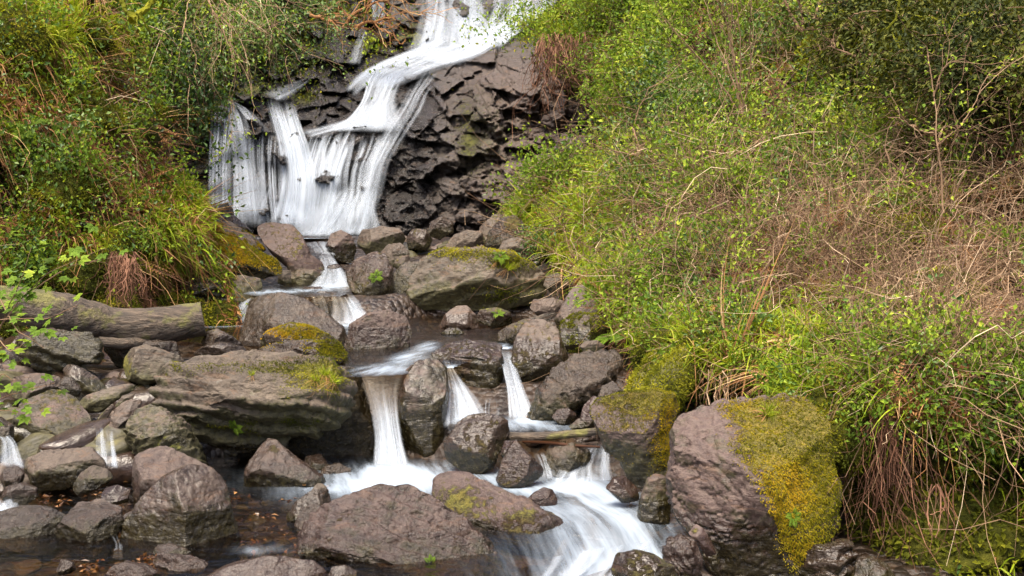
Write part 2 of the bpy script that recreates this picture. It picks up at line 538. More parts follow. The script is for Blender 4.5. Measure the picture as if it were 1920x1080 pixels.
# ---- stream bed: one sheet, stepping up towards the falls
def bed_z(x, y):
    z = -0.16 + 0.0 * x
    z = z + 0.34 * smooth(6.5, 7.0, y + 0.25 * np.abs(x) - 0.9 * np.exp(-((x + 1.55) / 0.75) ** 4)) - 0.12 * np.exp(-((x + 1.5) / 0.7) ** 4 - ((y - 6.6) / 0.6) ** 4)
    z = z + 0.22 * smooth(6.95, 7.5, y)
    z = z + 0.38 * smooth(10.3, 11.0, y - 0.7 * smooth(-1.4, -0.9, x))
    z = z + 0.26 * smooth(12.4, 14.0, y)
    z = z + 0.36 * smooth(13.8, 17.4, y)
    lf = smooth(0.7, 1.9, -x - 0.15 * (y - 5)) * smooth(5.0, 7.4, y) * (1 - smooth(7.4, 9.5, y))
    z = z + 0.06 * lf
    z = z + 1.0 * smooth(2.6, 5.0, -x - 0.1 * y) + 0.9 * smooth(3.4, 6.0, x)
    z = z - 0.5 * smooth(4.9, 3.6, y) * smooth(-0.6, 0.4, x)
    return z
gx = np.linspace(-9, 9, 240)
gy = np.linspace(-4, 23, 360)
X, Y = np.meshgrid(gx, gy)
pp = np.stack([X, Y, np.zeros_like(X)], -1)
Z = bed_z(X, Y) + 0.07 * fbm(pp * 2.5, 3, 4) + 0.05 * np.abs(fbm(pp * 7, 9, 3))
bed = mk("ground", np.stack([X, Y, Z], -1), grid_faces(360, 240), M_BED)
tag(bed, kind="structure")

# ---- the rock wall behind the falls
CL = [(560, 440, 18.1), (400, 430, 18.4), (690, 432, 18.2), (560, 340, 19.0), (440, 320, 19.2), (800, 430, 17.9), (900, 440, 17.0), (400, 190, 19.9), (480, 190, 20.0), (560, 250, 19.8), (500, 165, 21.4), (575, 148, 22.4),
      (600, 100, 23.4), (600, 40, 24.6), (650, 0, 26.5), (640, 240, 20.2), (600, 235, 20.2), (690, 190, 21.4), (690, 130, 22.9), (760, 112, 23.6), (850, 100, 24.3), (850, 0, 25.6),
      (950, 60, 24.8), (1000, 20, 26.2), (800, 250, 19.6), (900, 200, 19.3), (950, 150, 19.8), (900, 105, 21.6), (1000, 250, 18.8), (1050, 100, 20), (950, 350, 17.8), (330, 330, 18.6),
      (300, 150, 18.5), (450, 100, 21), (500, 0, 22.6), (300, 0, 20.5), (250, 460, 17.2), (1150, 460, 16), (1150, 0, 21), (1150, 200, 18.6), (700, -200, 31), (1000, -200, 29), (300, -200, 24)]
_r = rs(11)
CL_T = TPS([(u, v, math.log(y)) for u, v, y in CL])
_ns = 620
CL_S = np.stack([_r.uniform(180, 1220, _ns), _r.uniform(-240, 480, _ns)], 1)
CL_O = _r.uniform(-0.5, 0.5, _ns)
CL_G = _r.uniform(-1, 1, (_ns, 2))
_n2 = 1500
CL_S2 = np.stack([_r.uniform(180, 1220, _n2), _r.uniform(-240, 480, _n2)], 1)
CL_O2 = _r.uniform(-0.5, 0.5, _n2)
def cliff_raw(u, v):
    base = np.exp(CL_T(u, v))
    shp = np.shape(u)
    uf, vf = np.ravel(u).astype(float), np.ravel(v).astype(float)
    pw = np.stack([uf * 0.012, vf * 0.012, 0 * uf], 1)
    wu = uf + 22 * fbm(pw, 5, 3)
    wv = (vf + 22 * fbm(pw, 25, 3))
    off = np.zeros_like(uf)
    for sel in np.array_split(np.arange(len(uf)), max(1, len(uf) // 4000)):
        du = wu[sel, None] - CL_S[None, :, 0]
        dv = (wv[sel, None] - CL_S[None, :, 1]) * 1.7 + du * 0.3
        k = np.argmin(du * du + dv * dv, 1)
        ar = np.arange(len(sel))
        off[sel] = CL_O[k] * 0.75 + (CL_G[k, 0] * du[ar, k] + CL_G[k, 1] * dv[ar, k]) * 0.004
        k = np.argmin((wu[sel, None] - CL_S2[None, :, 0]) ** 2 + ((wv[sel, None] - CL_S2[None, :, 1]) * 1.3 - 0.4 * (wu[sel, None] - CL_S2[None, :, 0])) ** 2, 1)
        off[sel] += CL_O2[k] * 0.42
    p3 = np.stack([uf * 0.03, vf * 0.05, 0 * uf], 1)
    off += 0.42 * fbm(p3, 40, 5, 0.62)
    return base + off.reshape(shp)
nu, nv = 500, 350
U, V = np.meshgrid(np.linspace(190, 1210, nu), np.linspace(-220, 470, nv))
D = cliff_raw(U, V)
CLD = D
def _bil(G, u, v):
    x = np.clip((np.asarray(u, float) - 190) / 1020 * (500 - 1), 0, 500 - 1.001)
    y = np.clip((np.asarray(v, float) + 220) / 690 * (350 - 1), 0, 350 - 1.001)
    i, j = np.floor(x).astype(int), np.floor(y).astype(int)
    fx, fy = x - i, y - j
    return (G[j, i] * (1 - fx) + G[j, i + 1] * fx) * (1 - fy) + (G[j + 1, i] * (1 - fx) + G[j + 1, i + 1] * fx) * fy
def cliff_depth(u, v):
    return _bil(CLD, u, v)
Vx = P(U, V, D).reshape(-1, 3)
Fq = grid_faces(nv, nu)[:, ::-1]
N = vnormals(Vx, Fq)
N *= np.sign(-N[:, 1:2] + 1e-9)
Uf, Vf = U.ravel(), V.ravel()
def blob(u, v, cu, cv, ru, rv):
    return np.exp(-(((u - cu) / ru) ** 2 + ((v - cv) / rv) ** 2))
wet = 0.95 * np.maximum.reduce([blob(Uf, Vf, 560, 330, 260, 200), blob(Uf, Vf, 660, 120, 130, 140), blob(Uf, Vf, 760, 330, 100, 150), blob(Uf, Vf, 800, 200, 60, 80)])
wet = wet * (1 - 0.7 * smooth(760, 900, Uf))
moss = 0.30 * smooth(0.35, 0.9, N[:, 2]) + 0.55 * np.maximum.reduce([blob(Uf, Vf, 700, 85, 40, 25), blob(Uf, Vf, 770, 70, 40, 35), blob(Uf, Vf, 570, 185, 25, 14), blob(Uf, Vf, 880, 250, 25, 80), blob(Uf, Vf, 1040, 45, 90, 25), blob(Uf, Vf, 380, 300, 18, 90), blob(Uf, Vf, 480, 170, 60, 10)])
moss += 0.85 * blob(Uf, Vf, 450, 70, 130, 80) + 0.3 * smooth(430, 380, Uf) * smooth(240, 180, Vf)
tint = smooth(760, 960, Uf) * 0.8 * smooth(40, 160, Vf) + 0.6 * blob(Uf, Vf, 310, 320, 70, 90)
alg = 0.12 + 0.45 * blob(Uf, Vf, 385, 300, 25, 110) + 0.3 * blob(Uf, Vf, 900, 260, 80, 120)
cliff = mk("cliff", Vx, Fq, M_CLIFF, attrs=dict(moss=moss, wet=wet, tint=tint, algae=alg, gold=0.25 + 0 * tint, grain=1 + 0 * tint))
tag(cliff, kind="structure")

# ---- banks
LB = Surf([(-250, 600, 7.2), (0, 600, 8.2), (200, 590, 9.2), (400, 590, 10.3), (0, 450, 8.3), (200, 450, 9.3), (390, 450, 10.9), (0, 250, 9.0), (150, 250, 9.9), (280, 300, 11.2), (330, 380, 10.9),
           (0, 50, 9.9), (150, 50, 10.8), (280, 50, 12.6), (280, 180, 12.0), (-250, 300, 7.8), (-250, 0, 8.6), (0, -200, 12.5), (280, -200, 14.5), (460, 560, 10.6), (430, 500, 11.2), (0, 700, 7.4), (200, 680, 8.4)],
          (0.85, 1.2, 4), 31,
          [(20, 330, 45, 60, 0.7), (170, 420, 40, 30, 0.5), (120, 560, 60, 35, 0.6), (30, 390, 60, 22, 0.6), (250, 330, 30, 22, 0.4), (330, 520, 40, 30, 0.5), (190, 190, 25, 20, 0.4), (80, 130, 30, 20, 0.4), (270, 545, 50, 18, 0.6), (60, 470, 40, 22, 0.5)])
def LE(v):
    return np.interp(v, [-250, 0, 120, 250, 300, 350, 400, 480, 540, 600, 720], [330, 300, 285, 275, 285, 330, 385, 400, 430, 450, 440])
_rp = rs(77)
POCK = [(_rp.uniform(1080, 1900), _rp.uniform(60, 780), _rp.uniform(18, 46), _rp.uniform(9, 22), _rp.uniform(0.35, 0.8)) for _ in range(46)]
POCK = [q for q in POCK if q[0] > np.interp(q[1], [0, 300, 400, 540, 700, 780], [1130, 1150, 1010, 1150, 1260, 1500])]
RB = Surf([(950, 400, 15.0), (1000, 470, 13.5), (1100, 550, 9.4), (1050, 300, 15.8), (1150, 350, 12.8), (1180, 690, 7.4), (1100, 470, 10.8), (1250, 550, 8.3), (1300, 720, 6.3), (1450, 640, 6.4), (1500, 760, 5.5),
           (1620, 800, 5.2), (1660, 980, 5.6), (1740, 1080, 5.2), (1900, 1000, 4.8), (2150, 1000, 4.3), (2150, 1200, 4.0), (1900, 750, 5.0), (1780, 870, 5.4), (1750, 740, 5.0), (1900, 500, 6.8), (1700, 500, 7.4), (1500, 450, 8.3), (1300, 380, 9.9),
           (1100, 200, 17.5), (1000, 80, 20), (1130, 60, 19.5), (1300, 150, 14.5), (1300, 0, 17.5), (1500, 300, 10.8), (1500, 100, 13.6), (1700, 250, 9.6), (1700, 0, 12.5), (1900, 200, 8.6), (1900, 0, 10.2),
           (2150, 500, 5.6), (2150, 0, 8.6), (1300, -200, 22), (1800, -200, 15), (950, 20, 22)], (1.25, 1.0, 5), 77,
          [(1375, 725, 85, 42, 1.2), (1440, 345, 60, 30, 1.0), (1600, 590, 60, 22, 0.5), (1860, 420, 60, 40, 0.9), (1870, 580, 70, 40, 0.7), (1640, 640, 60, 28, 0.5), (1760, 130, 110, 60, 1.6), (1880, 60, 80, 90, 1.6), (1560, 285, 40, 16, 0.5), (1720, 330, 60, 24, 0.6),
           (1620, 900, 50, 90, 1.4), (1720, 830, 40, 40, 0.5), (1850, 870, 60, 60, 0.6), (1900, 1040, 60, 50, 0.6), (1240, 250, 40, 20, 0.9), (1330, 440, 40, 16, 0.5), (1130, 480, 28, 20, 0.9), (1060, 440, 30, 20, 0.9), (1180, 600, 36, 24, 0.6), (1500, 420, 50, 16, 0.4), (1290, 560, 30, 14, 0.4), (1450, 180, 50, 30, 0.9), (1640, 160, 50, 30, 0.8)] + POCK)
def RE(v):
    return np.interp(v, [-220, 0, 45, 90, 130, 250, 300, 340, 400, 450, 480, 520, 545, 600, 650, 690, 740, 775, 850, 1000, 1080, 1220],
                     [1090, 1085, 1030, 1040, 1062, 1145, 1115, 1030, 958, 985, 1040, 1080, 1125, 1150, 1185, 1240, 1330, 1420, 1590, 1610, 1690, 1740])
def bank(name, S, edge, far, v0, v1, nu, nv, side, seed, back=2.5):
    vv = np.linspace(v0, v1, nv)
    s = np.linspace(0, 1, nu) ** 1.25
    V = np.repeat(vv[:, None], nu, 1)
    E = edge(vv)[:, None]
    U = E + (far - E) * s[None, :]
    pts = S(U, V)
    # the edge rolls back out of sight instead of ending in the air
    dep = S.depth(E[:, 0], vv)
    rows = []
    for k, (q, du, dz) in enumerate([(1.0, 55, -0.35), (0.62, 24, -0.18), (0.25, -2, -0.05)]):
        b = P(E[:, 0] + side * du * 0.5, vv, dep + back * q * dep / 12.0)
        b[:, 2] += dz * dep / 12.0
        rows.append(b[:, None])
    pts = np.concatenate(rows + [pts], 1)
    Fq = grid_faces(nv, nu + 3)
    Vx = pts.reshape(-1, 3)
    Nn = vnormals(Vx, Fq)
    uu, vv2 = UV(Vx)
    moss = 0.5 + 0.9 * fbm(Vx * 0.8, seed, 3)
    return mk(name, Vx, Fq, M_SOIL, attrs=dict(moss=moss))
lb = bank("hillside", LB, LE, -260.0, -220, 720, 70, 110, -1, 5)
tag(lb, kind="structure")
rb = bank("hillside", RB, RE, 2480.0, -220, 1220, 170, 170, 1, 8)
tag(rb, kind="structure")
# ------------------------------------------------------------------ plant building
def unit(d):
    return d / (np.linalg.norm(d, axis=-1, keepdims=True) + 1e-9)
class VB:
    """Collects leaves, blades and stems as quads for one mesh."""
    def __init__(self, seed=0):
        self.v, self.f, self.a, self.n = [], [], [], 0
        self.r = rs(seed + 1000)
    def _add(self, v, f, a):
        self.v.append(v.reshape(-1, 3))
        self.f.append(f.reshape(-1, 4) + self.n)
        self.a.append(a.ravel())
        self.n += v.reshape(-1, 3).shape[0]
    def leaves(self, p, d, L, W, up, lv=None, fold=0.25):
        p = np.asarray(p, float)
        n = len(p)
        d = unit(np.asarray(d, float))
        up = np.broadcast_to(np.asarray(up, float), p.shape)
        s = np.cross(d, up)
        bad = np.linalg.norm(s, axis=1) < 1e-3
        s[bad] = np.cross(d[bad], [0.3, 0.9, 0.2])
        s = unit(s)
        nn = np.cross(s, d)
        L = np.broadcast_to(L, (n,))[:, None]
        W = np.broadcast_to(W, (n,))[:, None]
        q = np.stack([p, p + d * L * 0.45 + s * W * 0.5 + nn * W * fold, p + d * L - nn * L * 0.08, p + d * L * 0.45 - s * W * 0.5 + nn * W * fold], 1)
        if lv is None:
            lv = self.r.rand(n)
        self._add(q, np.arange(4 * n).reshape(n, 4), np.repeat(lv, 4))
    def blades(self, p, d, L, W, droop=0.5, seg=4, lv=None, tipc=0.0):
        p = np.asarray(p, float)
        n = len(p)
        d = unit(np.asarray(d, float))
        L = np.broadcast_to(L, (n,))[:, None, None]
        W = np.broadcast_to(W, (n,))[:, None, None]
        dr = np.broadcast_to(droop, (n,))[:, None, None]
        s = np.linspace(0, 1, seg + 1)[None, :, None]
        mid = p[:, None] + d[:, None] * L * s + np.array([0, 0, -1.0]) * dr * L * s ** 2
        side = np.cross(d, self.r.normal(0, 1, (n, 3)) * 0.5 + np.array([0, -0.2, 1.0]))
        side = unit(side)[:, None]
        w = W * 0.5 * (1 - 0.92 * s ** 1.6) * (0.55 + 0.45 * np.minimum(1, s * 4))
        q = np.stack([mid - side * w, mid + side * w], 2)         # n, seg+1, 2, 3
        base = (np.arange(n) * (seg + 1) * 2)[:, None]
        k = np.arange(seg)[None] * 2
        f = np.stack([base + k, base + k + 1, base + k + 3, base + k + 2], -1)
        if lv is None:
            lv = self.r.rand(n)
        a = np.clip(lv[:, None, None] + tipc * s[:, :, 0][:, :, None], 0, 1) * np.ones((n, seg + 1, 2))
        self._add(q, f, a)
    def tubes(self, path, rad, lv=None, sides=3):
        """path n,k,3; rad n,k"""
        path = np.asarray(path, float)
        n, k, _ = path.shape
        rad = np.broadcast_to(rad, (n, k))
        t = unit(np.gradient(path, axis=1))
        ref = np.array([0.31, 0.9, 0.3])
        a = unit(np.cross(t, ref))
        b = np.cross(t, a)
        an = np.arange(sides) * 2 * math.pi / sides
        q = path[:, :, None] + rad[:, :, None, None] * (np.cos(an)[None, None, :, None] * a[:, :, None] + np.sin(an)[None, None, :, None] * b[:, :, None])
        i = (np.arange(n) * k * sides)[:, None, None]
        j = (np.arange(k - 1) * sides)[None, :, None]
        s0 = np.arange(sides)[None, None]
        s1 = (s0 + 1) % sides
        f = np.stack([i + j + s0, i + j + s1, i + j + sides + s1, i + j + sides + s0], -1)
        if lv is None:
            lv = self.r.rand(n)
        self._add(q, f, np.broadcast_to(lv[:, None, None], (n, k, sides)).copy())
    def build(self, name, mat, parent=None, off=None, loc=None):
        if not self.v:
            return None
        V = np.concatenate(self.v)
        if off is not None:
            V = V - off
        return mk(name, V, np.concatenate(self.f), mat, parent, attrs=dict(lv=np.concatenate(self.a)), shade=False, loc=loc)

def curves(r, p, d, L, k=7, droop=0.3, wig=0.12):
    """n wandering stems: n,k,3"""
    n = len(p)
    L = np.broadcast_to(L, (n,))[:, None, None]
    s = np.linspace(0, 1, k)[None, :, None]
    d = unit(d)[:, None]
    w = np.cumsum(r.normal(0, 1, (n, k, 3)), 1) * wig / math.sqrt(k)
    w -= w[:, :1]
    b = unit(r.normal(0, 1, (n, 1, 3)))
    return p[:, None] + L * (d * s + np.array([0, 0, -1.0]) * droop * s ** 2 + w * s + b * 0.18 * np.sin(s * math.pi))

def scatter(S, n, box, r, weight=None, poly=None):
    """n points on a terrain sheet, even over the picture region box, thinned by weight(u, v)."""
    us, vs = np.zeros(0), np.zeros(0)
    while len(us) < n:
        u = r.uniform(box[0], box[2], n * 2)
        v = r.uniform(box[1], box[3], n * 2)
        ok = np.ones(len(u), bool)
        if poly is not None:
            ok &= poly(u, v)
        if weight is not None:
            ok &= r.rand(len(u)) < weight(u, v)
        us, vs = np.r_[us, u[ok]], np.r_[vs, v[ok]]
        if ok.sum() == 0:
            break
    us, vs = us[:n], vs[:n]
    return us, vs, S(us, vs), S.normal(us, vs)

def copy_tree(o, parent=None):
    c = o.copy()
    COL.objects.link(c)
    if parent is not None:
        c.parent = parent
    for ch in list(o.children):
        copy_tree(ch, c)
    return c
def place(proto_list, used, loc, scale, normal=None, rz=0.0, lean=0.4):
    """Stand a plant at a place: the prototype itself the first time, a copy afterwards."""
    o = proto_list
    if id(o) in used:
        o = copy_tree(o)
    else:
        used.add(id(o))
    up = Vector((0, 0, 1))
    if normal is not None:
        up = (Vector(normal) * lean + up * (1 - lean)).normalized()
    qz = Quaternion((0, 0, 1), rz)
    qt = Vector((0, 0, 1)).rotation_difference(up)
    o.rotation_mode = 'QUATERNION'
    o.rotation_quaternion = qt @ qz
    o.location = loc
    o.scale = (scale,) * 3
    return o
# ------------------------------------------------------------------ boulders and stones
_ico = {}
def ico(l):
    if l not in _ico:
        bm = bmesh.new()
        bmesh.ops.create_icosphere(bm, subdivisions=l, radius=1.0)
        bm.verts.ensure_lookup_table()
        v = np.array([x.co[:] for x in bm.verts])
        f = np.array([[q.index for q in x.verts] for x in bm.faces])
        bm.free()
        v /= np.linalg.norm(v, axis=1, keepdims=True)
        _ico[l] = (v, f)
    return _ico[l]

def radial(poly, th):
    """Radius of a closed outline about the origin in the directions th."""
    poly = np.asarray(poly)
    a, b = poly, np.roll(poly, -1, 0)
    c, s = np.cos(th)[:, None], np.sin(th)[:, None]
    ex, ez = (b - a)[None, :, 0], (b - a)[None, :, 1]
    den = c * ez - s * ex
    den = np.where(np.abs(den) < 1e-9, 1e-9, den)
    t = (a[None, :, 0] * ez - a[None, :, 1] * ex) / den
    q = (a[None, :, 0] * s - a[None, :, 1] * c) / den
    ok = (t > 0) & (q >= -1e-6) & (q <= 1 + 1e-6)
    r = np.where(ok, t, 0).max(1)
    bad = r <= 0
    if bad.any():
        r[bad] = np.interp(th[bad], th[~bad], r[~bad]) if (~bad).any() else 0.1
    return r

BOULDERS = {}
def rock_geo(poly, Yd, th=0.8, lvl=6, seed=1, ncut=7, amp=0.05, strata=0.0, sdir=(0.25, 0.2, 0.95), sspace=0.18, box=0.78, cuts=(), crack=0.0, sink=0.1):
    rr = rs(seed * 13 + 5)
    poly = np.asarray(poly, float).copy()
    vmax, vmin = poly[:, 1].max(), poly[:, 1].min()
    low = smooth(vmax - 0.28 * (vmax - vmin), vmax, poly[:, 1])
    poly[:, 1] += low * sink * (vmax - vmin)
    p3 = P(poly[:, 0], poly[:, 1], Yd)
    q = p3[:, [0, 2]]
    lo, hi = q.min(0), q.max(0)
    # centroid by area
    x, z = q[:, 0], q[:, 1]
    x1, z1 = np.roll(x, -1), np.roll(z, -1)
    cr = x * z1 - x1 * z
    A = cr.sum() / 2
    c = np.array([((x + x1) * cr).sum(), ((z + z1) * cr).sum()]) / (6 * A)
    size = math.sqrt(abs(A) / math.pi)
    M = 360
    tt = np.linspace(-math.pi, math.pi, M, endpoint=False)
    R = radial(q - c, tt)
    ker = np.array([1, 3, 6, 9, 6, 3, 1.0]); ker /= ker.sum()
    R = np.convolve(np.r_[R[-3:], R, R[:3]], ker, 'valid')
    n, f = ico(lvl)
    r = np.hypot(n[:, 0], n[:, 2])
    ang = np.arctan2(n[:, 2], n[:, 0])
    Rn = np.interp(ang, np.r_[tt, math.pi], np.r_[R, R[0]])
    rad = Rn * r ** box
    p = np.stack([rad * np.cos(ang), np.sign(n[:, 1]) * np.abs(n[:, 1]) ** 0.85 * th * size, rad * np.sin(ang)], 1)
    cl = [(np.array(cn, float) / np.linalg.norm(cn), ch) for cn, ch in cuts]
    for k in range(ncut):
        d = np.array([rr.uniform(-0.9, 0.9), -rr.uniform(0.35, 1.0), rr.uniform(-0.5, 0.95)])
        cl.append((d / np.linalg.norm(d), rr.uniform(0.62, 0.9)))
    for d, ch in cl:
        s = p @ d
        h = s.max() * ch
        p = p - np.outer(np.maximum(0, s - h) * 0.93, d)
    # keep the outline the facets would have eaten
    a2 = np.arctan2(p[:, 2], p[:, 0])
    b = ((a2 + math.pi) / (2 * math.pi) * 72).astype(int) % 72
    mx = np.full(72, 1e-6)
    np.maximum.at(mx, b, np.hypot(p[:, 0], p[:, 2]))
    mid = -math.pi + (np.arange(72) + 0.5) * 2 * math.pi / 72
    fac = np.interp(mid, np.r_[tt, math.pi], np.r_[R, R[0]]) / mx
    fac = np.clip(fac, 0.8, 1.9)
    fac = np.convolve(np.r_[fac[-2:], fac, fac[:2]], np.array([1, 2, 3, 2, 1]) / 9.0, 'valid')
    ff = np.interp(a2, np.r_[mid - 2 * math.pi, mid, mid + 2 * math.pi], np.r_[fac, fac, fac])
    p[:, 0] *= ff
    p[:, 2] *= ff
    N = vnormals(p, f)
    o = np.array([seed * 3.1, seed * 1.7, seed * 0.9])
    d = amp * size * (1.5 * fbm(p / size * 1.6 + o, seed, 3) + 0.8 * fbm(p / size * 5.0 + o, seed + 3, 4))
    rid = 0.5 - np.abs(fbm(p / size * 3.2 + o, seed + 9, 3)) * 2.2
    d -= amp * size * 0.55 * np.clip(rid - 0.30, 0, 1)
    if lvl >= 6:
        d += 0.010 * fbm(p * 14 + o, seed + 4, 4) + 0.006 * fbm(p * 40 + o, seed + 14, 2)
    if strata:
        sd = np.array(sdir) / np.linalg.norm(sdir)
        qq = (p @ sd) / sspace + 0.9 * fbm(p / size * 2.0 + o, seed + 21, 4)
        fr = qq - np.floor(qq)
        stp = smooth(0.0, 0.75, fr) - smooth(0.78, 1.0, fr)
        lay = _hash(np.floor(qq).astype(int), np.zeros(len(qq), int), np.zeros(len(qq), int), seed)
        d += strata * (stp - 0.5 + 0.7 * (lay - 0.5)) * (0.5 + 1.0 * vnoise(p / size * 2.5 + o, seed + 6))
    if crack:
        w = p * np.array([1.0, 1.0, 2.2]) / size * 4.2 + o + 0.5 * np.stack([fbm(p / size * 3 + o, seed + 31, 3)] * 3, 1)
        cr = np.abs(fbm(w, seed + 33, 3))
        d -= crack * smooth(0.06, 0.0, cr)
        d += crack * 0.8 * (vnoise(np.floor(w * 1.0) + 0.0, seed + 2) - 0.5) * 0
    p = p + N * d[:, None]
    N = vnormals(p, f)
    return p, f, N, np.array([c[0], Yd, c[1]]), size

def rock(label, poly, Yd, name="boulder", mat=None, moss=0.15, mside=0.0, wet=0.0, wl=None, tint=0.3, algae=0.25, gold=0.6, cat=None, group=None, paint=(), **kw):
    seed = len(BOULDERS) + 1
    if wl is None:
        wl = 0.0 if Yd < 6.6 else (0.57 if 7.4 < Yd < 10.4 else None)
    r0 = rs(seed * 7 + 3)
    algae, moss, wet, tint, grain = algae * r0.uniform(1.0, 2.0), moss + r0.choice([0, 0.08, 0.22]), max(wet, r0.choice([0.15, 0.34, 0.44, 0.56])), float(np.clip(tint + r0.uniform(-0.25, 0.25), 0, 1)), r0.uniform(0.25, 1.1)
    p, f, N, c, size = rock_geo(poly, Yd, seed=kw.pop("seed", seed), **kw)
    wp = p + c
    up = N[:, 2]
    big = fbm(wp * 2.2 + seed, seed + 50, 3)
    m = moss * (0.75 * smooth(-0.1, 0.75, up) + 0.35) + 0.5 * big * min(1, moss * 3) + mside
    uu, vv = UV(wp)
    for cu, cv, ru, rv, w in paint:
        m = m + w * blob(uu, vv, cu, cv, ru, rv)
    h = (p[:, 2] - p[:, 2].min()) / np.ptp(p[:, 2])
    al = algae * (0.5 + 1.1 * smooth(0.7, 0.12, h)) * (1 - 0.35 * smooth(0.3, 0.9, up)) + 0.16 * smooth(0.1, -0.5, up) + 0.3 * big
    we = np.full(len(p), float(wet))
    if wl is not None:
        we = np.maximum(we, smooth(wl + 0.26, wl + 0.03, wp[:, 2] + 0.05 * big))
    o = mk(name, wp, f, mat or M_ROCK, attrs=dict(moss=m, wet=we, tint=np.full(len(p), float(tint)), algae=al, gold=np.full(len(p), float(gold)), grain=np.full(len(p), grain)), loc=c)
    tag(o, label, cat or name, group)
    o["_k"] = 1
    del o["_k"]
    BOULDERS[label] = (o, wp, f, N, m)
    return o

def moss_coat(o, wp, f, N, m, count, size, seed, mat, thr=0.36, hang=0.25, name="moss"):
    """A coat of short moss shoots growing from the mossy faces of a rock; a part of the rock."""
    r = rs(seed)
    tri = wp[f]
    ar = np.linalg.norm(np.cross(tri[:, 1] - tri[:, 0], tri[:, 2] - tri[:, 0]), axis=1)
    mm = m[f].mean(1) + 0.45 * fbm(tri.mean(1) * 9, seed, 3)
    w = ar * smooth(thr - 0.14, thr + 0.25, mm) * (N[f].mean(1)[:, 1] < 0.45)
    if w.sum() <= 0:
        return None
    k = r.choice(len(f), count, p=w / w.sum())
    a, b = r.rand(count), r.rand(count)
    fl = a + b > 1
    a[fl], b[fl] = 1 - a[fl], 1 - b[fl]
    pt = tri[k, 0] + a[:, None] * (tri[k, 1] - tri[k, 0]) + b[:, None] * (tri[k, 2] - tri[k, 0])
    nn = N[f[k, 0]]
    vb = VB(seed)
    d = nn + r.normal(0, 0.45, (count, 3)) + np.array([0, 0, -hang])
    vb.leaves(pt - nn * 0.004, d, size * r.uniform(0.5, 1.3, count), 0.42 * size * r.uniform(0.6, 1.2, count), nn, lv=np.clip(0.5 + 1.3 * fbm(pt * 3.0, seed + 1, 3) + r.normal(0, 0.16, count), 0, 1))
    loc = np.array(o.location)
    return vb.build(name, mat, parent=o, off=loc)
# ---- the rocks of the stream, from the front to the falls (outlines in photo pixels, distance in metres)
rock("broad purple-grey boulder with wrinkled flaking top, lowest in the stream", [(560, 1010), (570, 970), (600, 950), (645, 928), (700, 912), (760, 914), (800, 935), (860, 968), (912, 1012), (945, 1050), (962, 1090), (960, 1150), (700, 1150), (600, 1075), (565, 1040)], 4.75,
     th=0.75, lvl=7, moss=0.05, tint=0.75, algae=0.3, amp=0.04, strata=0.010, sdir=(0.35, 0.55, 0.8), sspace=0.055, crack=0.008, cuts=[((-0.1, -0.75, 0.75), 0.55), ((0.45, -0.6, 0.55), 0.7), ((-0.3, -1, -0.4), 0.62)], ncut=3, wl=0.0, sink=0,
     paint=[(640, 970, 40, 12, 0.5), (855, 1010, 20, 25, 0.5), (620, 1010, 40, 20, 0.35)])
rock("smooth brown boulder lying behind the wrinkled one, green flank above the rapids", [(805, 915), (812, 898), (840, 892), (900, 905), (960, 930), (1020, 958), (1065, 985), (1088, 1022), (1085, 1055), (1055, 1085), (1000, 1095), (920, 1070), (840, 1000), (812, 945)], 5.2,
     th=0.7, moss=0.08, tint=0.6, algae=0.45, cuts=[((0.1, -0.55, 0.8), 0.5), ((-0.2, -1, -0.25), 0.6), ((0.6, -0.7, 0.2), 0.7)], ncut=3, strata=0.008, sdir=(0.3, 0.3, 0.9), wl=-0.08, sink=0.02, paint=[(850, 940, 50, 30, 0.55), (1000, 965, 60, 12, 0.35), (960, 1010, 70, 30, 0.3)])
rock("big smooth round-topped boulder standing in the leaf-strewn shallows", [(228, 1015), (240, 970), (272, 925), (305, 893), (345, 873), (385, 880), (410, 903), (426, 940), (436, 980), (448, 1018), (438, 1034), (395, 1046), (335, 1052), (280, 1060), (238, 1050)], 5.0,
     th=0.8, lvl=7, moss=0.02, tint=0.3, algae=0.42, amp=0.022, mat=M_GREY, cuts=[((0.75, -0.65, 0.1), 0.72), ((-0.4, -0.8, 0.4), 0.72), ((-0.5, -0.8, -0.3), 0.75)], ncut=2, wl=0.03, sink=0.05, paint=[(400, 990, 25, 30, 0.4)])
rock("rough pinkish boulder leaning behind the big smooth round-topped one", [(240, 900), (238, 868), (262, 846), (300, 841), (340, 858), (378, 880), (410, 905), (400, 960), (330, 980), (260, 960), (246, 930)], 5.5,
     th=0.7, moss=0.02, tint=0.75, algae=0.25, amp=0.05, mat=M_GREY, wl=0.03)
rock("triangular pale boulder with mossy foot in the dark under the layered boulder", [(454, 915), (460, 880), (480, 848), (496, 824), (516, 828), (545, 855), (580, 874), (606, 893), (608, 908), (580, 920), (530, 928), (475, 926)], 6.0,
     th=0.75, moss=0.05, tint=0.4, algae=0.35, mat=M_GREY, cuts=[((0.0, -1, -0.35), 0.6), ((0.3, -0.7, 0.7), 0.6)], ncut=2, wl=0.02, paint=[(520, 905, 50, 14, 0.5), (515, 843, 14, 12, 0.5)])
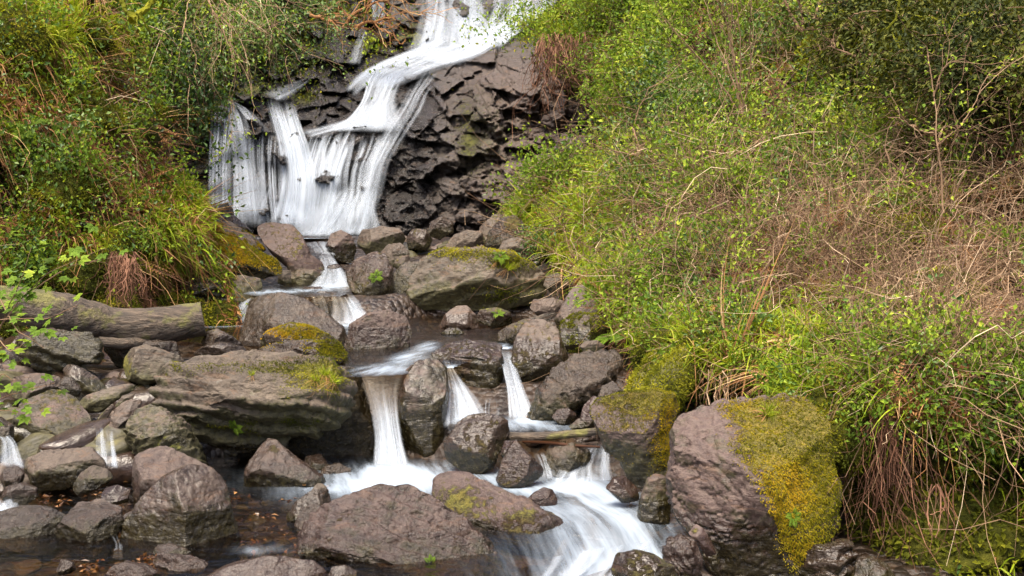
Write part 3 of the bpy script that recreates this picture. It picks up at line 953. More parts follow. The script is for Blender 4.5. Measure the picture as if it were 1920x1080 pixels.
rock("huge layered boulder overhanging the near fall, grass and moss on its crown", [(284, 725), (288, 700), (310, 683), (355, 672), (440, 662), (540, 661), (600, 666), (640, 690), (664, 722), (666, 758), (650, 792), (612, 812), (600, 826), (570, 818), (520, 842), (440, 852), (380, 830), (325, 795), (294, 765)], 6.55,
     th=0.72, lvl=7, moss=0.12, tint=0.15, algae=0.3, mat=M_GREY, amp=0.045, strata=0.035, sdir=(0.12, 0.3, 0.95), sspace=0.085, crack=0.015, cuts=[((0, -0.45, 0.9), 0.62), ((0.0, -0.8, -0.6), 0.62), ((-0.5, -0.85, 0.1), 0.75)], ncut=1, sink=0,
     paint=[(600, 700, 60, 45, 0.6), (480, 690, 90, 16, 0.45), (360, 690, 60, 14, 0.25), (430, 800, 80, 18, 0.4), (570, 790, 40, 20, 0.3)])
rock("dark wet rock wall beside the near fall, under the layered boulder", [(600, 700), (640, 686), (672, 692), (690, 735), (700, 790), (706, 830), (702, 872), (650, 880), (590, 868), (530, 850), (480, 870), (420, 860), (420, 800), (500, 760)], 6.95,
     th=0.5, moss=0.1, wet=0.75, tint=0.0, algae=0.6, mat=M_GREY, amp=0.05)
rock("tall wet round boulder standing between the two nearer falls", [(748, 745), (756, 700), (784, 674), (815, 669), (838, 688), (843, 730), (838, 780), (836, 822), (826, 852), (785, 858), (756, 846), (746, 800)], 6.85,
     th=0.85, moss=0.05, wet=0.55, tint=0.45, algae=0.4, amp=0.04, wl=0.2, cuts=[((0, -1, 0.05), 0.78)], ncut=3, paint=[(770, 830, 40, 25, 0.3)])
rock("glossy black wet boulder with pale streaks in front of the middle fall", [(832, 830), (856, 795), (886, 779), (925, 777), (950, 787), (957, 810), (942, 840), (926, 870), (900, 880), (862, 872), (834, 860)], 6.3,
     th=0.8, wet=1.0, tint=0.2, algae=0.3, amp=0.05, mat=M_GREY, cuts=[((-0.25, -0.6, 0.8), 0.55), ((0.6, -0.8, 0.1), 0.7), ((-0.3, -1, -0.3), 0.65)], ncut=2)
rock("wet pyramid-shaped stone with ochre face below the stick", [(967, 822), (985, 843), (1003, 862), (1020, 880), (1020, 893), (985, 905), (945, 911), (929, 897), (940, 865), (953, 842)], 5.95,
     th=0.7, wet=0.62, tint=0.6, algae=0.12, amp=0.04, cuts=[((-0.25, -0.9, 0.3), 0.45), ((0.75, -0.65, -0.1), 0.6)], ncut=1, name="stone", cat="rock")
rock("small pink stone at the edge of the white rapids", [(984, 940), (1000, 925), (1020, 915), (1036, 920), (1046, 938), (1040, 952), (1000, 955)], 5.55, th=0.8, tint=1.0, algae=0.0, lvl=5, name="stone", cat="rock", cuts=[((0, -0.6, 0.8), 0.55)])
rock("moss-capped brown boulder next to the giant mossy boulder, stick behind it", [(1102, 768), (1118, 750), (1180, 735), (1230, 731), (1265, 741), (1281, 770), (1276, 800), (1255, 835), (1264, 885), (1230, 905), (1180, 895), (1160, 865), (1132, 848), (1116, 800)], 5.85,
     th=0.8, lvl=7, moss=0.25, tint=0.55, algae=0.3, amp=0.05, gold=0.9, cuts=[((-0.3, -0.75, 0.55), 0.6), ((-0.35, -0.9, -0.35), 0.62), ((0.5, -0.85, -0.1), 0.68)], ncut=1, wl=-0.05, paint=[(1225, 755, 55, 22, 0.55), (1230, 830, 30, 40, 0.3), (1150, 752, 40, 8, 0.3)])
rock("giant purple boulder half covered by a hanging golden moss curtain", [(1258, 835), (1272, 795), (1300, 775), (1340, 764), (1400, 755), (1470, 744), (1525, 746), (1548, 775), (1560, 840), (1570, 930), (1562, 990), (1510, 1015), (1492, 1060), (1480, 1140), (1330, 1140), (1295, 1010), (1256, 960), (1250, 900)], 4.95,
     th=0.75, lvl=7, moss=0.05, tint=0.8, algae=0.22, amp=0.045, gold=1.0, sink=0, cuts=[((-0.55, -0.85, 0.05), 0.66), ((0.5, -0.8, 0.1), 0.7), ((-0.2, -0.5, 0.85), 0.66)], ncut=2, crack=0.012, strata=0.012, sdir=(0.8, 0.4, 0.45), sspace=0.09,
     paint=[(1480, 800, 95, 60, 0.9), (1520, 900, 65, 120, 0.95), (1440, 850, 70, 70, 0.6), (1400, 765, 60, 15, 0.5), (1500, 980, 45, 80, 0.7)])
rock("upright green-stained block leaning on the giant mossy boulder", [(1214, 897), (1230, 889), (1247, 892), (1258, 905), (1256, 975), (1226, 990), (1194, 976), (1200, 935)], 5.3, th=0.8, moss=0.12, algae=0.55, tint=0.3, cuts=[((-0.3, -0.9, 0.1), 0.65)], ncut=2, wl=-0.03, cat="rock", name="stone")
rock("dark wet wedge of rock below the moss-capped boulder", [(1134, 915), (1150, 895), (1170, 892), (1195, 915), (1200, 935), (1165, 938)], 5.5, th=0.8, wet=0.9, tint=0.5, lvl=5, name="stone", cat="rock")
rock("mossy rounded stone splitting the lowest rapids", [(1148, 1075), (1158, 1045), (1190, 1034), (1225, 1040), (1262, 1060), (1278, 1090), (1270, 1130), (1160, 1130)], 4.45, th=0.8, moss=0.3, tint=0.2, wet=0.5, algae=0.5, gold=0.4, sink=0, mat=M_GREY)
rock("dark wet ridged stone between the rapids and the giant boulder", [(1242, 1030), (1252, 1010), (1285, 1004), (1305, 1012), (1316, 1045), (1312, 1100), (1262, 1100), (1248, 1060)], 4.7, th=0.8, wet=1.0, tint=0.5, strata=0.01, sspace=0.05, sdir=(0.9, 0.3, 0.3), sink=0, cat="rock", name="stone")
rock("thin tilted stone with orange tip at the foot of the giant boulder", [(1290, 1000), (1306, 983), (1318, 990), (1335, 1015), (1345, 1035), (1325, 1040), (1305, 1015)], 4.5, th=0.6, wet=0.3, tint=1.0, algae=0.0, lvl=5, cat="rock", name="stone", paint=[(1300, 995, 12, 12, 0.5)])
rock("dark layered rock in the hollow beyond the moss curtain", [(1500, 1060), (1520, 1030), (1570, 1015), (1598, 1020), (1606, 1050), (1600, 1120), (1510, 1120)], 4.7, th=0.8, wet=0.5, algae=0.4, mat=M_GREY, strata=0.02, sdir=(-0.2, 0.3, 0.9), sspace=0.06, sink=0, cat="rock", name="stone")
rock("low greenish rock on the floor of the dark hollow", [(1600, 1085), (1610, 1055), (1640, 1045), (1668, 1060), (1690, 1100), (1690, 1130), (1600, 1130)], 4.6, th=0.8, wet=0.4, algae=0.6, moss=0.2, mat=M_GREY, sink=0, cat="rock", name="stone")
rock("broad smooth pink dome of rock lying lower than the wrinkled boulder", [(378, 1085), (420, 1062), (480, 1050), (530, 1048), (580, 1062), (612, 1085), (620, 1140), (380, 1140)], 4.35, th=0.8, tint=0.9, algae=0.1, amp=0.035, sink=0, mat=M_GREY, cuts=[((0, -0.6, 0.8), 0.55)])
rock("small round grey stone beside the broad smooth pink dome", [(614, 1080), (622, 1063), (645, 1060), (668, 1072), (672, 1100), (615, 1100)], 4.35, th=0.8, tint=0.3, lvl=5, sink=0, mat=M_GREY, name="stone", cat="rock")
rock("low dark pink stone in the brown shallows by the pebble", [(196, 1080), (212, 1060), (236, 1052), (270, 1060), (300, 1078), (304, 1110), (200, 1110)], 4.4, th=0.8, tint=0.8, wet=0.3, sink=0, mat=M_GREY, name="stone", cat="rock")
rock("flat flaky stone at the foot of the big smooth round-topped boulder", [(286, 1055), (292, 1040), (315, 1037), (350, 1046), (385, 1056), (388, 1070), (340, 1076), (292, 1072)], 4.5, th=0.8, tint=0.7, strata=0.012, sspace=0.04, mat=M_GREY, name="stone", cat="rock", wl=-0.02)
rock("green domed stone against the big smooth round-topped boulder", [(284, 1036), (292, 1024), (318, 1020), (345, 1028), (362, 1044), (330, 1050), (290, 1046)], 4.68, th=0.8, moss=0.3, algae=0.7, lvl=5, gold=0.1, name="stone", cat="rock", mat=M_GREY)
rock("round pale pebble alone in the brown shallows", [(105, 1066), (110, 1052), (122, 1049), (136, 1055), (141, 1068), (132, 1074), (112, 1074)], 4.45, th=0.9, tint=0.2, wet=0.4, lvl=5, name="pebble", cat="stone", mat=M_GREY)
rock("angular block with flat pink top beside the big smooth round-topped boulder", [(98, 1000), (122, 968), (136, 947), (180, 944), (222, 954), (226, 985), (212, 1020), (204, 1042), (168, 1036), (112, 1022)], 4.95, th=0.8, tint=0.5, algae=0.5, mat=M_GREY, moss=0.05, cuts=[((0, -0.35, 0.95), 0.55), ((-0.4, -0.9, -0.25), 0.55), ((0.7, -0.7, 0), 0.6)], ncut=1, wl=0.02)
rock("long dark wet slab with water sliding past, by the angular block", [(-40, 1000), (-30, 965), (20, 955), (70, 955), (112, 970), (118, 1000), (100, 1030), (40, 1036), (-30, 1036)], 5.0, th=0.7, wet=0.95, tint=0.2, mat=M_GREY, algae=0.5, cuts=[((0, -0.4, 0.9), 0.5)])
rock("pale slab wedged between the angular block and the smooth boulder", [(220, 985), (232, 965), (258, 950), (262, 965), (245, 990), (228, 1004)], 5.1, th=0.8, tint=0.7, lvl=5, name="stone", cat="rock", mat=M_GREY)
rock("long low boulder with dark flat top beside the twin trickle", [(36, 885), (45, 862), (70, 849), (115, 846), (165, 844), (188, 860), (206, 882), (150, 905), (80, 916)], 5.8, th=0.75, tint=0.1, algae=0.5, mat=M_GREY, wet=0.3, cuts=[((0, -0.45, 0.88), 0.55)], strata=0.01)
rock("green mossy stone under the twin trickle", [(133, 915), (150, 885), (175, 873), (200, 880), (212, 898), (190, 915), (150, 925)], 5.5, th=0.8, moss=0.3, algae=0.6, gold=0.1, mat=M_GREY, name="stone", cat="rock")
rock("flat dark stone in the small cascade by the slab", [(0, 935), (10, 912), (40, 905), (68, 916), (70, 935), (40, 948)], 5.5, th=0.8, wet=0.8, algae=0.5, mat=M_GREY, lvl=5, name="stone", cat="rock")
rock("pointed dark stone at the foot of the corner cascade", [(-5, 895), (8, 880), (30, 874), (45, 888), (40, 908), (5, 915)], 5.75, th=0.8, wet=0.9, lvl=5, mat=M_GREY, name="stone", cat="rock")
rock("wet brown cobble below the green mossy stone", [(188, 935), (196, 915), (220, 910), (242, 920), (240, 940), (205, 948)], 5.4, th=0.8, wet=0.9, lvl=5, tint=0.5, name="stone", cat="rock")
rock("wedge boulder with flat purple top sloping to the twin trickle", [(28, 800), (42, 750), (88, 734), (120, 748), (160, 783), (184, 820), (182, 846), (110, 858), (50, 852), (30, 832)], 6.3, th=0.85, tint=0.75, algae=0.55, moss=0.1, cuts=[((0.35, -0.5, 0.8), 0.42), ((-0.1, -1, -0.3), 0.55)], ncut=1, amp=0.03, mat=M_GREY)
rock("low brown slab behind the wedge boulder", [(8, 738), (20, 706), (70, 699), (105, 707), (117, 735), (60, 752)], 6.8, th=0.8, tint=0.3, algae=0.3, mat=M_GREY)
rock("mossy stump-like rock at the corner cascade", [(-40, 830), (-30, 790), (0, 780), (22, 800), (20, 850), (-20, 870)], 6.0, th=0.8, algae=0.6, wet=0.5, mat=M_GREY)
rock("bluish oval cobble between slab and long brown stone", [(108, 722), (118, 706), (135, 708), (152, 732), (148, 742), (122, 738)], 6.75, th=0.8, tint=0.0, wet=0.6, lvl=5, mat=M_GREY, name="stone", cat="rock")
rock("long brown stone lying behind the bluish cobble", [(111, 695), (120, 684), (140, 685), (175, 705), (200, 728), (195, 738), (160, 735), (125, 715)], 6.95, th=0.7, tint=0.3, algae=0.3, mat=M_GREY, name="stone", cat="rock")
rock("spindle-shaped mossy stone pointing up at the layered boulder", [(142, 758), (160, 742), (200, 728), (250, 718), (255, 724), (225, 748), (190, 768), (152, 772)], 6.6, th=0.6, tint=0.1, algae=0.5, moss=0.12, mat=M_GREY, name="stone", cat="rock")
rock("small bright green stone below the spindle-shaped one", [(176, 795), (190, 775), (212, 755), (214, 764), (198, 788), (180, 805)], 6.4, th=0.7, moss=0.5, gold=0.0, lvl=5, mat=M_GREY, name="stone", cat="rock")
rock("little grey flat stone beside the spindle-shaped one", [(215, 760), (230, 742), (252, 738), (248, 752), (225, 765)], 6.5, th=0.7, lvl=5, mat=M_GREY, tint=0.0, name="stone", cat="rock")
rock("green-flanked boulder with flaky crest in front of the layered boulder", [(230, 805), (238, 778), (270, 760), (305, 768), (345, 795), (375, 838), (392, 872), (375, 884), (300, 868), (240, 850)], 6.05, th=0.8, lvl=7, moss=0.1, algae=0.65, gold=0.0, tint=0.2, mat=M_GREY, strata=0.014, sspace=0.06, sdir=(-0.4, 0.5, 0.75), cuts=[((-0.1, -0.5, 0.85), 0.68), ((-0.2, -1, -0.25), 0.68)], ncut=2, paint=[(310, 840, 60, 30, 0.3)])
rock("narrow dark stone squeezed behind the green-flanked boulder", [(206, 800), (214, 765), (235, 750), (265, 750), (262, 770), (238, 790), (232, 850), (212, 852)], 6.3, th=0.7, algae=0.3, wet=0.3, mat=M_GREY, name="stone", cat="rock")
rock("two-faced stone with mossy side between log and layered boulder", [(221, 690), (228, 668), (245, 652), (270, 647), (300, 654), (335, 666), (345, 690), (310, 705), (280, 716), (240, 708)], 7.3, th=0.8, tint=0.1, mat=M_GREY, moss=0.05, cuts=[((0.4, -0.85, 0.2), 0.5), ((-0.8, -0.5, 0.2), 0.6)], ncut=1, paint=[(232, 685, 14, 30, 0.7)])
rock("dark flat ledge of rock under the log", [(10, 650), (50, 630), (100, 618), (165, 622), (190, 650), (192, 676), (120, 688), (30, 680)], 7.3, th=0.7, algae=0.6, wet=0.5, moss=0.15, mat=M_GREY, strata=0.02, sspace=0.07)
rock("dark wet block deep under the log", [(190, 660), (200, 635), (260, 628), (330, 640), (340, 690), (230, 700)], 7.9, th=0.5, wet=0.8, mat=M_GREY)
rock("pale cracked stone propping the cut end of the log", [(375, 640), (385, 622), (405, 616), (435, 630), (455, 650), (430, 662), (380, 660)], 8.1, th=0.8, tint=0.3, mat=M_GREY, algae=0.1, name="stone", cat="rock")
rock("low pale stone in front of the log-propping stone", [(352, 668), (375, 650), (415, 640), (455, 650), (468, 664), (420, 674)], 7.8, th=0.8, tint=0.3, mat=M_GREY, algae=0.15, name="stone", cat="rock")
rock("long flat rock lying on top behind the layered boulder's crown", [(464, 664), (500, 646), (570, 637), (630, 640), (648, 656), (645, 690), (550, 690), (480, 676)], 7.5, th=0.8, tint=0.15, mat=M_GREY, moss=0.1, strata=0.012, sspace=0.06, gold=0.8, paint=[(625, 655, 40, 20, 0.6)])
rock("orange-mossed flat rock against the smooth grey boulder", [(484, 640), (500, 620), (545, 606), (590, 614), (628, 638), (630, 650), (540, 654), (490, 650)], 8.0, th=0.8, tint=0.4, moss=0.35, gold=1.0, mat=M_GREY, paint=[(560, 625, 50, 14, 0.3)])
rock("big smooth grey boulder below the flat-lipped cascade", [(449, 605), (453, 575), (475, 556), (525, 549), (568, 559), (608, 584), (645, 614), (652, 645), (640, 662), (520, 664), (452, 655)], 8.8, th=0.8, lvl=7, tint=0.35, algae=0.12, mat=M_GREY, amp=0.035, cuts=[((0.35, -0.6, 0.7), 0.66), ((-0.4, -0.9, 0.1), 0.7)], ncut=3, wl=0.6)
rock("round olive-brown boulder damming the pool", [(646, 645), (656, 608), (688, 586), (728, 580), (760, 594), (773, 625), (767, 660), (746, 687), (700, 692), (656, 684)], 8.3, th=0.9, lvl=7, tint=0.35, algae=0.5, amp=0.04, wl=0.6, paint=[(660, 660, 18, 30, 0.4)])
rock("wet flat-topped block between the middle fall and the slender fall", [(810, 660), (838, 644), (888, 640), (936, 644), (946, 680), (942, 725), (922, 752), (880, 757), (838, 738), (832, 692), (812, 676)], 7.55, th=0.75, tint=0.3, wet=0.35, algae=0.5, cuts=[((0, -0.3, 0.95), 0.6), ((-0.2, -1, 0), 0.6)], ncut=2, strata=0.014, sspace=0.09)
rock("tall leaning boulder beside the slender fall", [(954, 695), (964, 640), (984, 606), (1018, 598), (1046, 618), (1064, 660), (1066, 700), (1015, 722), (978, 735)], 7.7, th=0.8, tint=0.4, algae=0.35, cuts=[((-0.1, -0.8, 0.5), 0.6)], ncut=4, mat=M_GREY)
rock("long dark tilted slab running down to the slender fall's pool", [(984, 776), (1008, 728), (1045, 686), (1090, 661), (1160, 654), (1178, 680), (1155, 716), (1095, 756), (1050, 780), (1000, 788)], 7.0, th=0.7, lvl=7, tint=0.3, wet=0.5, algae=0.3, mat=M_GREY, strata=0.018, sspace=0.09, sdir=(0.6, 0.2, 0.6), cuts=[((-0.25, -0.6, 0.75), 0.55)], ncut=1)
rock("thin pale plank of stone leaning on the bank by the pool", [(931, 622), (960, 606), (1045, 581), (1057, 590), (1005, 608), (962, 646), (936, 649)], 8.6, th=0.6, tint=0.1, algae=0.3, mat=M_GREY, name="stone", cat="rock", box=0.7)
rock("pointed tan stone standing in the still pool", [(819, 612), (835, 588), (855, 574), (875, 573), (892, 588), (900, 614), (860, 618)], 9.9, th=0.8, tint=0.5, mat=M_GREY, algae=0.1, name="stone", cat="rock", wl=0.58)
rock("low green stone in the still pool", [(824, 626), (840, 615), (858, 614), (872, 624), (860, 630), (830, 630)], 9.3, th=0.8, moss=0.4, gold=0.0, algae=0.8, lvl=5, name="stone", cat="rock", mat=M_GREY)
rock("grassy mossy stone behind the pointed tan stone", [(888, 600), (900, 580), (930, 576), (958, 584), (962, 606), (925, 612)], 10.0, th=0.8, moss=0.5, gold=0.2, name="stone", cat="rock", mat=M_GREY)
rock("enormous layered boulder with mossy ridge above the still pool", [(762, 545), (768, 512), (788, 482), (828, 467), (900, 465), (950, 467), (988, 485), (1018, 506), (1031, 540), (1010, 572), (940, 580), (850, 588), (790, 582), (766, 564)], 11.4, th=0.75, lvl=7, tint=0.1, algae=0.4, moss=0.12, mat=M_GREY, strata=0.022, sspace=0.17, sdir=(-0.35, 0.3, 0.85), cuts=[((-0.25, -0.85, 0.35), 0.6), ((0.6, -0.75, 0.1), 0.66), ((0, -0.8, -0.6), 0.6)], ncut=1, sink=0, paint=[(960, 490, 55, 20, 0.6), (850, 475, 70, 10, 0.5), (940, 555, 80, 20, 0.4)])
rock("brown boulder with a leafy green patch beside the enormous layered one", [(647, 512), (662, 487), (698, 470), (722, 475), (737, 500), (738, 545), (716, 574), (682, 574), (656, 542)], 11.6, th=0.85, tint=0.5, algae=0.3, mat=M_GREY, ncut=4)
rock("dark rock wedged between the enormous boulder and its brown neighbour", [(735, 560), (738, 510), (760, 490), (790, 488), (780, 530), (766, 572)], 11.9, th=0.7, tint=0.2, algae=0.5, mat=M_GREY)
rock("smooth tilted purple slab at the foot of the waterfall", [(476, 420), (500, 414), (545, 420), (565, 440), (584, 478), (606, 494), (612, 522), (590, 538), (552, 534), (540, 502), (512, 478), (490, 450)], 12.6, th=0.6, tint=0.95, algae=0.12, amp=0.025, cuts=[((0.1, -0.75, 0.65), 0.45)], ncut=1)
rock("dark wet base stone beneath the smooth tilted purple slab", [(520, 530), (545, 505), (590, 505), (612, 520), (600, 545), (550, 548)], 12.4, th=0.8, wet=0.4, algae=0.6, mat=M_GREY, name="stone", cat="rock")
rock("round brown boulder just below the waterfall's foot", [(611, 462), (620, 438), (640, 430), (658, 440), (668, 465), (662, 488), (630, 490)], 14.0, th=0.85, tint=0.6, algae=0.2, wl=1.2)
rock("squat boulder with green spots behind the brown one", [(668, 455), (680, 430), (715, 424), (750, 428), (762, 448), (745, 472), (690, 476)], 14.6, th=0.8, tint=0.3, mat=M_GREY, algae=0.35, moss=0.1)
rock("mossy low boulder below the rock wall", [(760, 445), (775, 428), (800, 430), (812, 450), (800, 468), (765, 464)], 15.2, th=0.8, moss=0.15, algae=0.4, mat=M_GREY)
rock("flat-topped tan stone between the squat and the enormous boulder", [(705, 480), (725, 458), (750, 455), (768, 472), (765, 495), (720, 498)], 13.2, th=0.8, tint=0.3, mat=M_GREY, name="stone", cat="rock")
rock("small mossy stone in the gap above the dark wedged rock", [(735, 498), (748, 480), (768, 478), (770, 496), (752, 508)], 12.6, th=0.8, moss=0.3, mat=M_GREY, lvl=5, name="stone", cat="rock")
rock("large flat pale slab at the foot of the rock wall", [(826, 466), (850, 440), (875, 431), (905, 433), (905, 455), (890, 468)], 14.5, th=0.8, tint=0.1, mat=M_GREY, algae=0.05, name="stone", cat="rock")
rock("dark angular rock leaning against the foot of the wall", [(800, 440), (806, 415), (830, 405), (850, 415), (850, 436), (825, 446)], 16.0, th=0.8, mat=M_GREY, algae=0.5, moss=0.15, name="stone", cat="rock")
rock("brown leaning stone next to the flat pale slab", [(895, 450), (900, 425), (925, 402), (945, 402), (935, 430), (915, 462)], 14.6, th=0.8, mat=M_GREY, tint=0.5, name="stone", cat="rock")
rock("yellow-mossed boulder under the grassy brow of the bank", [(908, 462), (915, 435), (940, 408), (965, 401), (984, 420), (982, 448), (950, 468)], 14.0, th=0.8, mat=M_GREY, tint=0.2, gold=1.0, moss=0.1, paint=[(965, 420, 20, 20, 0.7)])
rock("low grey slab behind the enormous layered boulder", [(932, 470), (945, 450), (970, 444), (990, 452), (985, 475), (950, 480)], 13.0, th=0.8, mat=M_GREY, tint=0.1, name="stone", cat="rock")
rock("dark flat stone under the overhanging grassy brow", [(1018, 535), (1025, 516), (1045, 512), (1062, 520), (1060, 540), (1035, 548)], 11.2, th=0.8, mat=M_GREY, tint=0.0, algae=0.2, name="stone", cat="rock")
rock("grey squared stone beside the dark flat one under the brow", [(1055, 530), (1068, 505), (1095, 506), (1100, 530), (1080, 545)], 11.0, th=0.8, mat=M_GREY, tint=0.0, name="stone", cat="rock")
rock("pinkish flat stone by the pool's inner bank", [(992, 578), (1000, 562), (1035, 557), (1062, 566), (1060, 585), (1010, 590)], 9.9, th=0.8, tint=0.7, mat=M_GREY, algae=0.1, name="stone", cat="rock")
rock("brown boulder rising into the grassy bank above the plank stone", [(1040, 600), (1060, 560), (1075, 535), (1100, 533), (1118, 560), (1125, 610), (1090, 640), (1050, 630)], 9.2, th=0.8, tint=0.6, mat=M_GREY, algae=0.25)
rock("mossy dark rock under ferns at the bank's edge", [(1045, 650), (1052, 605), (1080, 585), (1120, 590), (1150, 620), (1150, 655), (1100, 662)], 8.3, th=0.8, moss=0.35, gold=0.4, algae=0.5, mat=M_GREY)
rock("small flat stone perched on the long dark tilted slab", [(1086, 650), (1095, 640), (1120, 638), (1135, 648), (1125, 658), (1095, 660)], 7.3, th=0.8, lvl=5, moss=0.1, tint=0.1, mat=M_GREY, name="stone", cat="rock")
rock("grey-green stone between the tilted slab and the moss-capped boulder", [(1118, 748), (1130, 725), (1150, 715), (1168, 730), (1170, 755), (1135, 765)], 6.5, th=0.8, algae=0.3, tint=0.0, mat=M_GREY, name="stone", cat="rock")
rock("reddish stone at the end of the stick", [(1085, 790), (1095, 760), (1115, 742), (1128, 755), (1122, 790), (1100, 800)], 6.5, th=0.8, tint=0.7, name="stone", cat="rock")
rock("little wet striped stone in the slender fall's pool", [(1034, 782), (1045, 768), (1065, 764), (1080, 775), (1078, 792), (1050, 796)], 6.75, th=0.8, wet=0.7, tint=0.4, lvl=5, name="stone", cat="rock")
rock("flat wet green stone by the slender fall's pool", [(1066, 800), (1085, 785), (1110, 783), (1115, 805), (1080, 812)], 6.5, th=0.8, wet=0.5, algae=0.6, lvl=5, mat=M_GREY, name="stone", cat="rock")
rock("rough dark mossy rock under the stick", [(1020, 880), (1024, 845), (1045, 832), (1085, 832), (1110, 850), (1100, 880), (1050, 895)], 6.2, th=0.8, wet=0.5, algae=0.6, moss=0.15, mat=M_GREY, amp=0.09, name="stone", cat="rock")
rock("narrow wet stone behind the pyramid-shaped one", [(938, 850), (945, 828), (965, 826), (962, 850), (950, 868)], 6.15, th=0.8, wet=1.0, lvl=5, tint=0.3, name="stone", cat="rock")
rock("peaked mossy stone by the near fall's pool", [(535, 968), (552, 942), (580, 922), (598, 907), (612, 925), (622, 950), (600, 985), (560, 998), (540, 990)], 5.25, th=0.8, algae=0.4, moss=0.15, mat=M_GREY, tint=0.1, cuts=[((-0.3, -0.8, 0.5), 0.6)], name="stone", cat="rock")
rock("pale pitted stone in front of the peaked mossy one", [(552, 985), (562, 955), (590, 945), (615, 955), (605, 990), (575, 1002)], 5.05, th=0.8, algae=0.1, mat=M_GREY, tint=0.3, name="stone", cat="rock")
rock("dark wet stone at the edge of the near fall's pool", [(595, 890), (610, 872), (635, 868), (658, 880), (655, 898), (615, 902)], 6.3, th=0.8, wet=0.9, algae=0.4, mat=M_GREY, name="stone", cat="rock")
rock("green shadowed stone behind the triangular pale boulder", [(560, 880), (575, 855), (600, 852), (615, 870), (610, 895), (575, 900)], 6.4, th=0.8, algae=0.7, wet=0.4, mat=M_GREY, lvl=5, name="stone", cat="rock")
# rocks below the grassy side bank
rock("mound of rock under a bright orange moss blanket", [(372, 505), (378, 462), (400, 442), (440, 446), (480, 470), (520, 488), (528, 512), (470, 522), (400, 524)], 11.6, th=0.8, moss=0.5, gold=1.0, algae=0.4, mat=M_GREY, paint=[(430, 460, 60, 20, 0.6)])
rock("mossy brown rock rising behind the orange-mossed mound", [(385, 445), (395, 415), (430, 415), (470, 440), (500, 468), (470, 480), (410, 460)], 12.6, th=0.8, moss=0.3, gold=0.9, mat=M_GREY, tint=0.4)
rock("pinkish ridge of rock at the foot of the thin fall", [(402, 415), (418, 400), (440, 405), (470, 432), (460, 442), (420, 428)], 13.6, th=0.8, tint=0.8, name="stone", cat="rock")
rock("little peaked rock with a moss cap beside the thin fall", [(398, 405), (410, 385), (425, 378), (436, 392), (440, 410), (415, 415)], 14.0, th=0.8, moss=0.5, gold=0.9, lvl=5, name="stone", cat="rock")
rock("dark green-stained rock under the orange-mossed mound", [(415, 560), (420, 530), (445, 515), (485, 522), (490, 550), (450, 585)], 11.0, th=0.8, algae=0.6, wet=0.3, mat=M_GREY)
rock("dark jagged rock behind the cut end of the log", [(330, 580), (335, 540), (370, 520), (410, 530), (425, 565), (410, 592), (360, 596)], 10.4, th=0.8, algae=0.5, wet=0.3, mat=M_GREY, strata=0.02, sspace=0.09)
rock("small square stone under the smooth tilted purple slab", [(520, 530), (524, 508), (545, 506), (546, 530)], 12.0, th=0.8, lvl=5, mat=M_GREY, name="stone", cat="rock")
rock("dark shining stone in the upper cascade", [(606, 515), (615, 498), (632, 494), (648, 505), (645, 516), (620, 520)], 12.8, th=0.8, wet=1.0, lvl=5, mat=M_GREY, name="stone", cat="rock")
rock("black wet sill that the flat-lipped cascade slides over", [(560, 605), (566, 556), (600, 546), (650, 550), (668, 575), (672, 612)], 10.7, th=0.5, wet=1.0, mat=M_GREY, algae=0.3)
rock("black stone shining through the flat-lipped cascade's top", [(555, 548), (570, 538), (600, 537), (612, 545), (590, 552)], 11.4, th=0.7, wet=1.0, lvl=5, mat=M_GREY, name="stone", cat="rock")
# moss coats on the mossiest rocks (parts of them)
def coat(label, count, size, seed, mat=None, **kw):
    o, wp, f, N, m = BOULDERS[label]
    return moss_coat(o, wp, f, N, m, count, size, seed, mat or M_MOSS, **kw)
coat("giant purple boulder half covered by a hanging golden moss curtain", 48000, 0.014, 1, thr=0.42, hang=0.9)
coat("moss-capped brown boulder next to the giant mossy boulder, stick behind it", 12000, 0.012, 2)
coat("huge layered boulder overhanging the near fall, grass and moss on its crown", 13000, 0.014, 3, M_MOSSG)
coat("enormous layered boulder with mossy ridge above the still pool", 6000, 0.025, 4, M_MOSSG)
coat("orange-mossed flat rock against the smooth grey boulder", 4000, 0.018, 5)
coat("mound of rock under a bright orange moss blanket", 9000, 0.026, 6)
coat("mossy brown rock rising behind the orange-mossed mound", 4000, 0.026, 7)
coat("long flat rock lying on top behind the layered boulder's crown", 3000, 0.018, 8)
coat("mossy dark rock under ferns at the bank's edge", 4000, 0.02, 9, M_MOSSG)
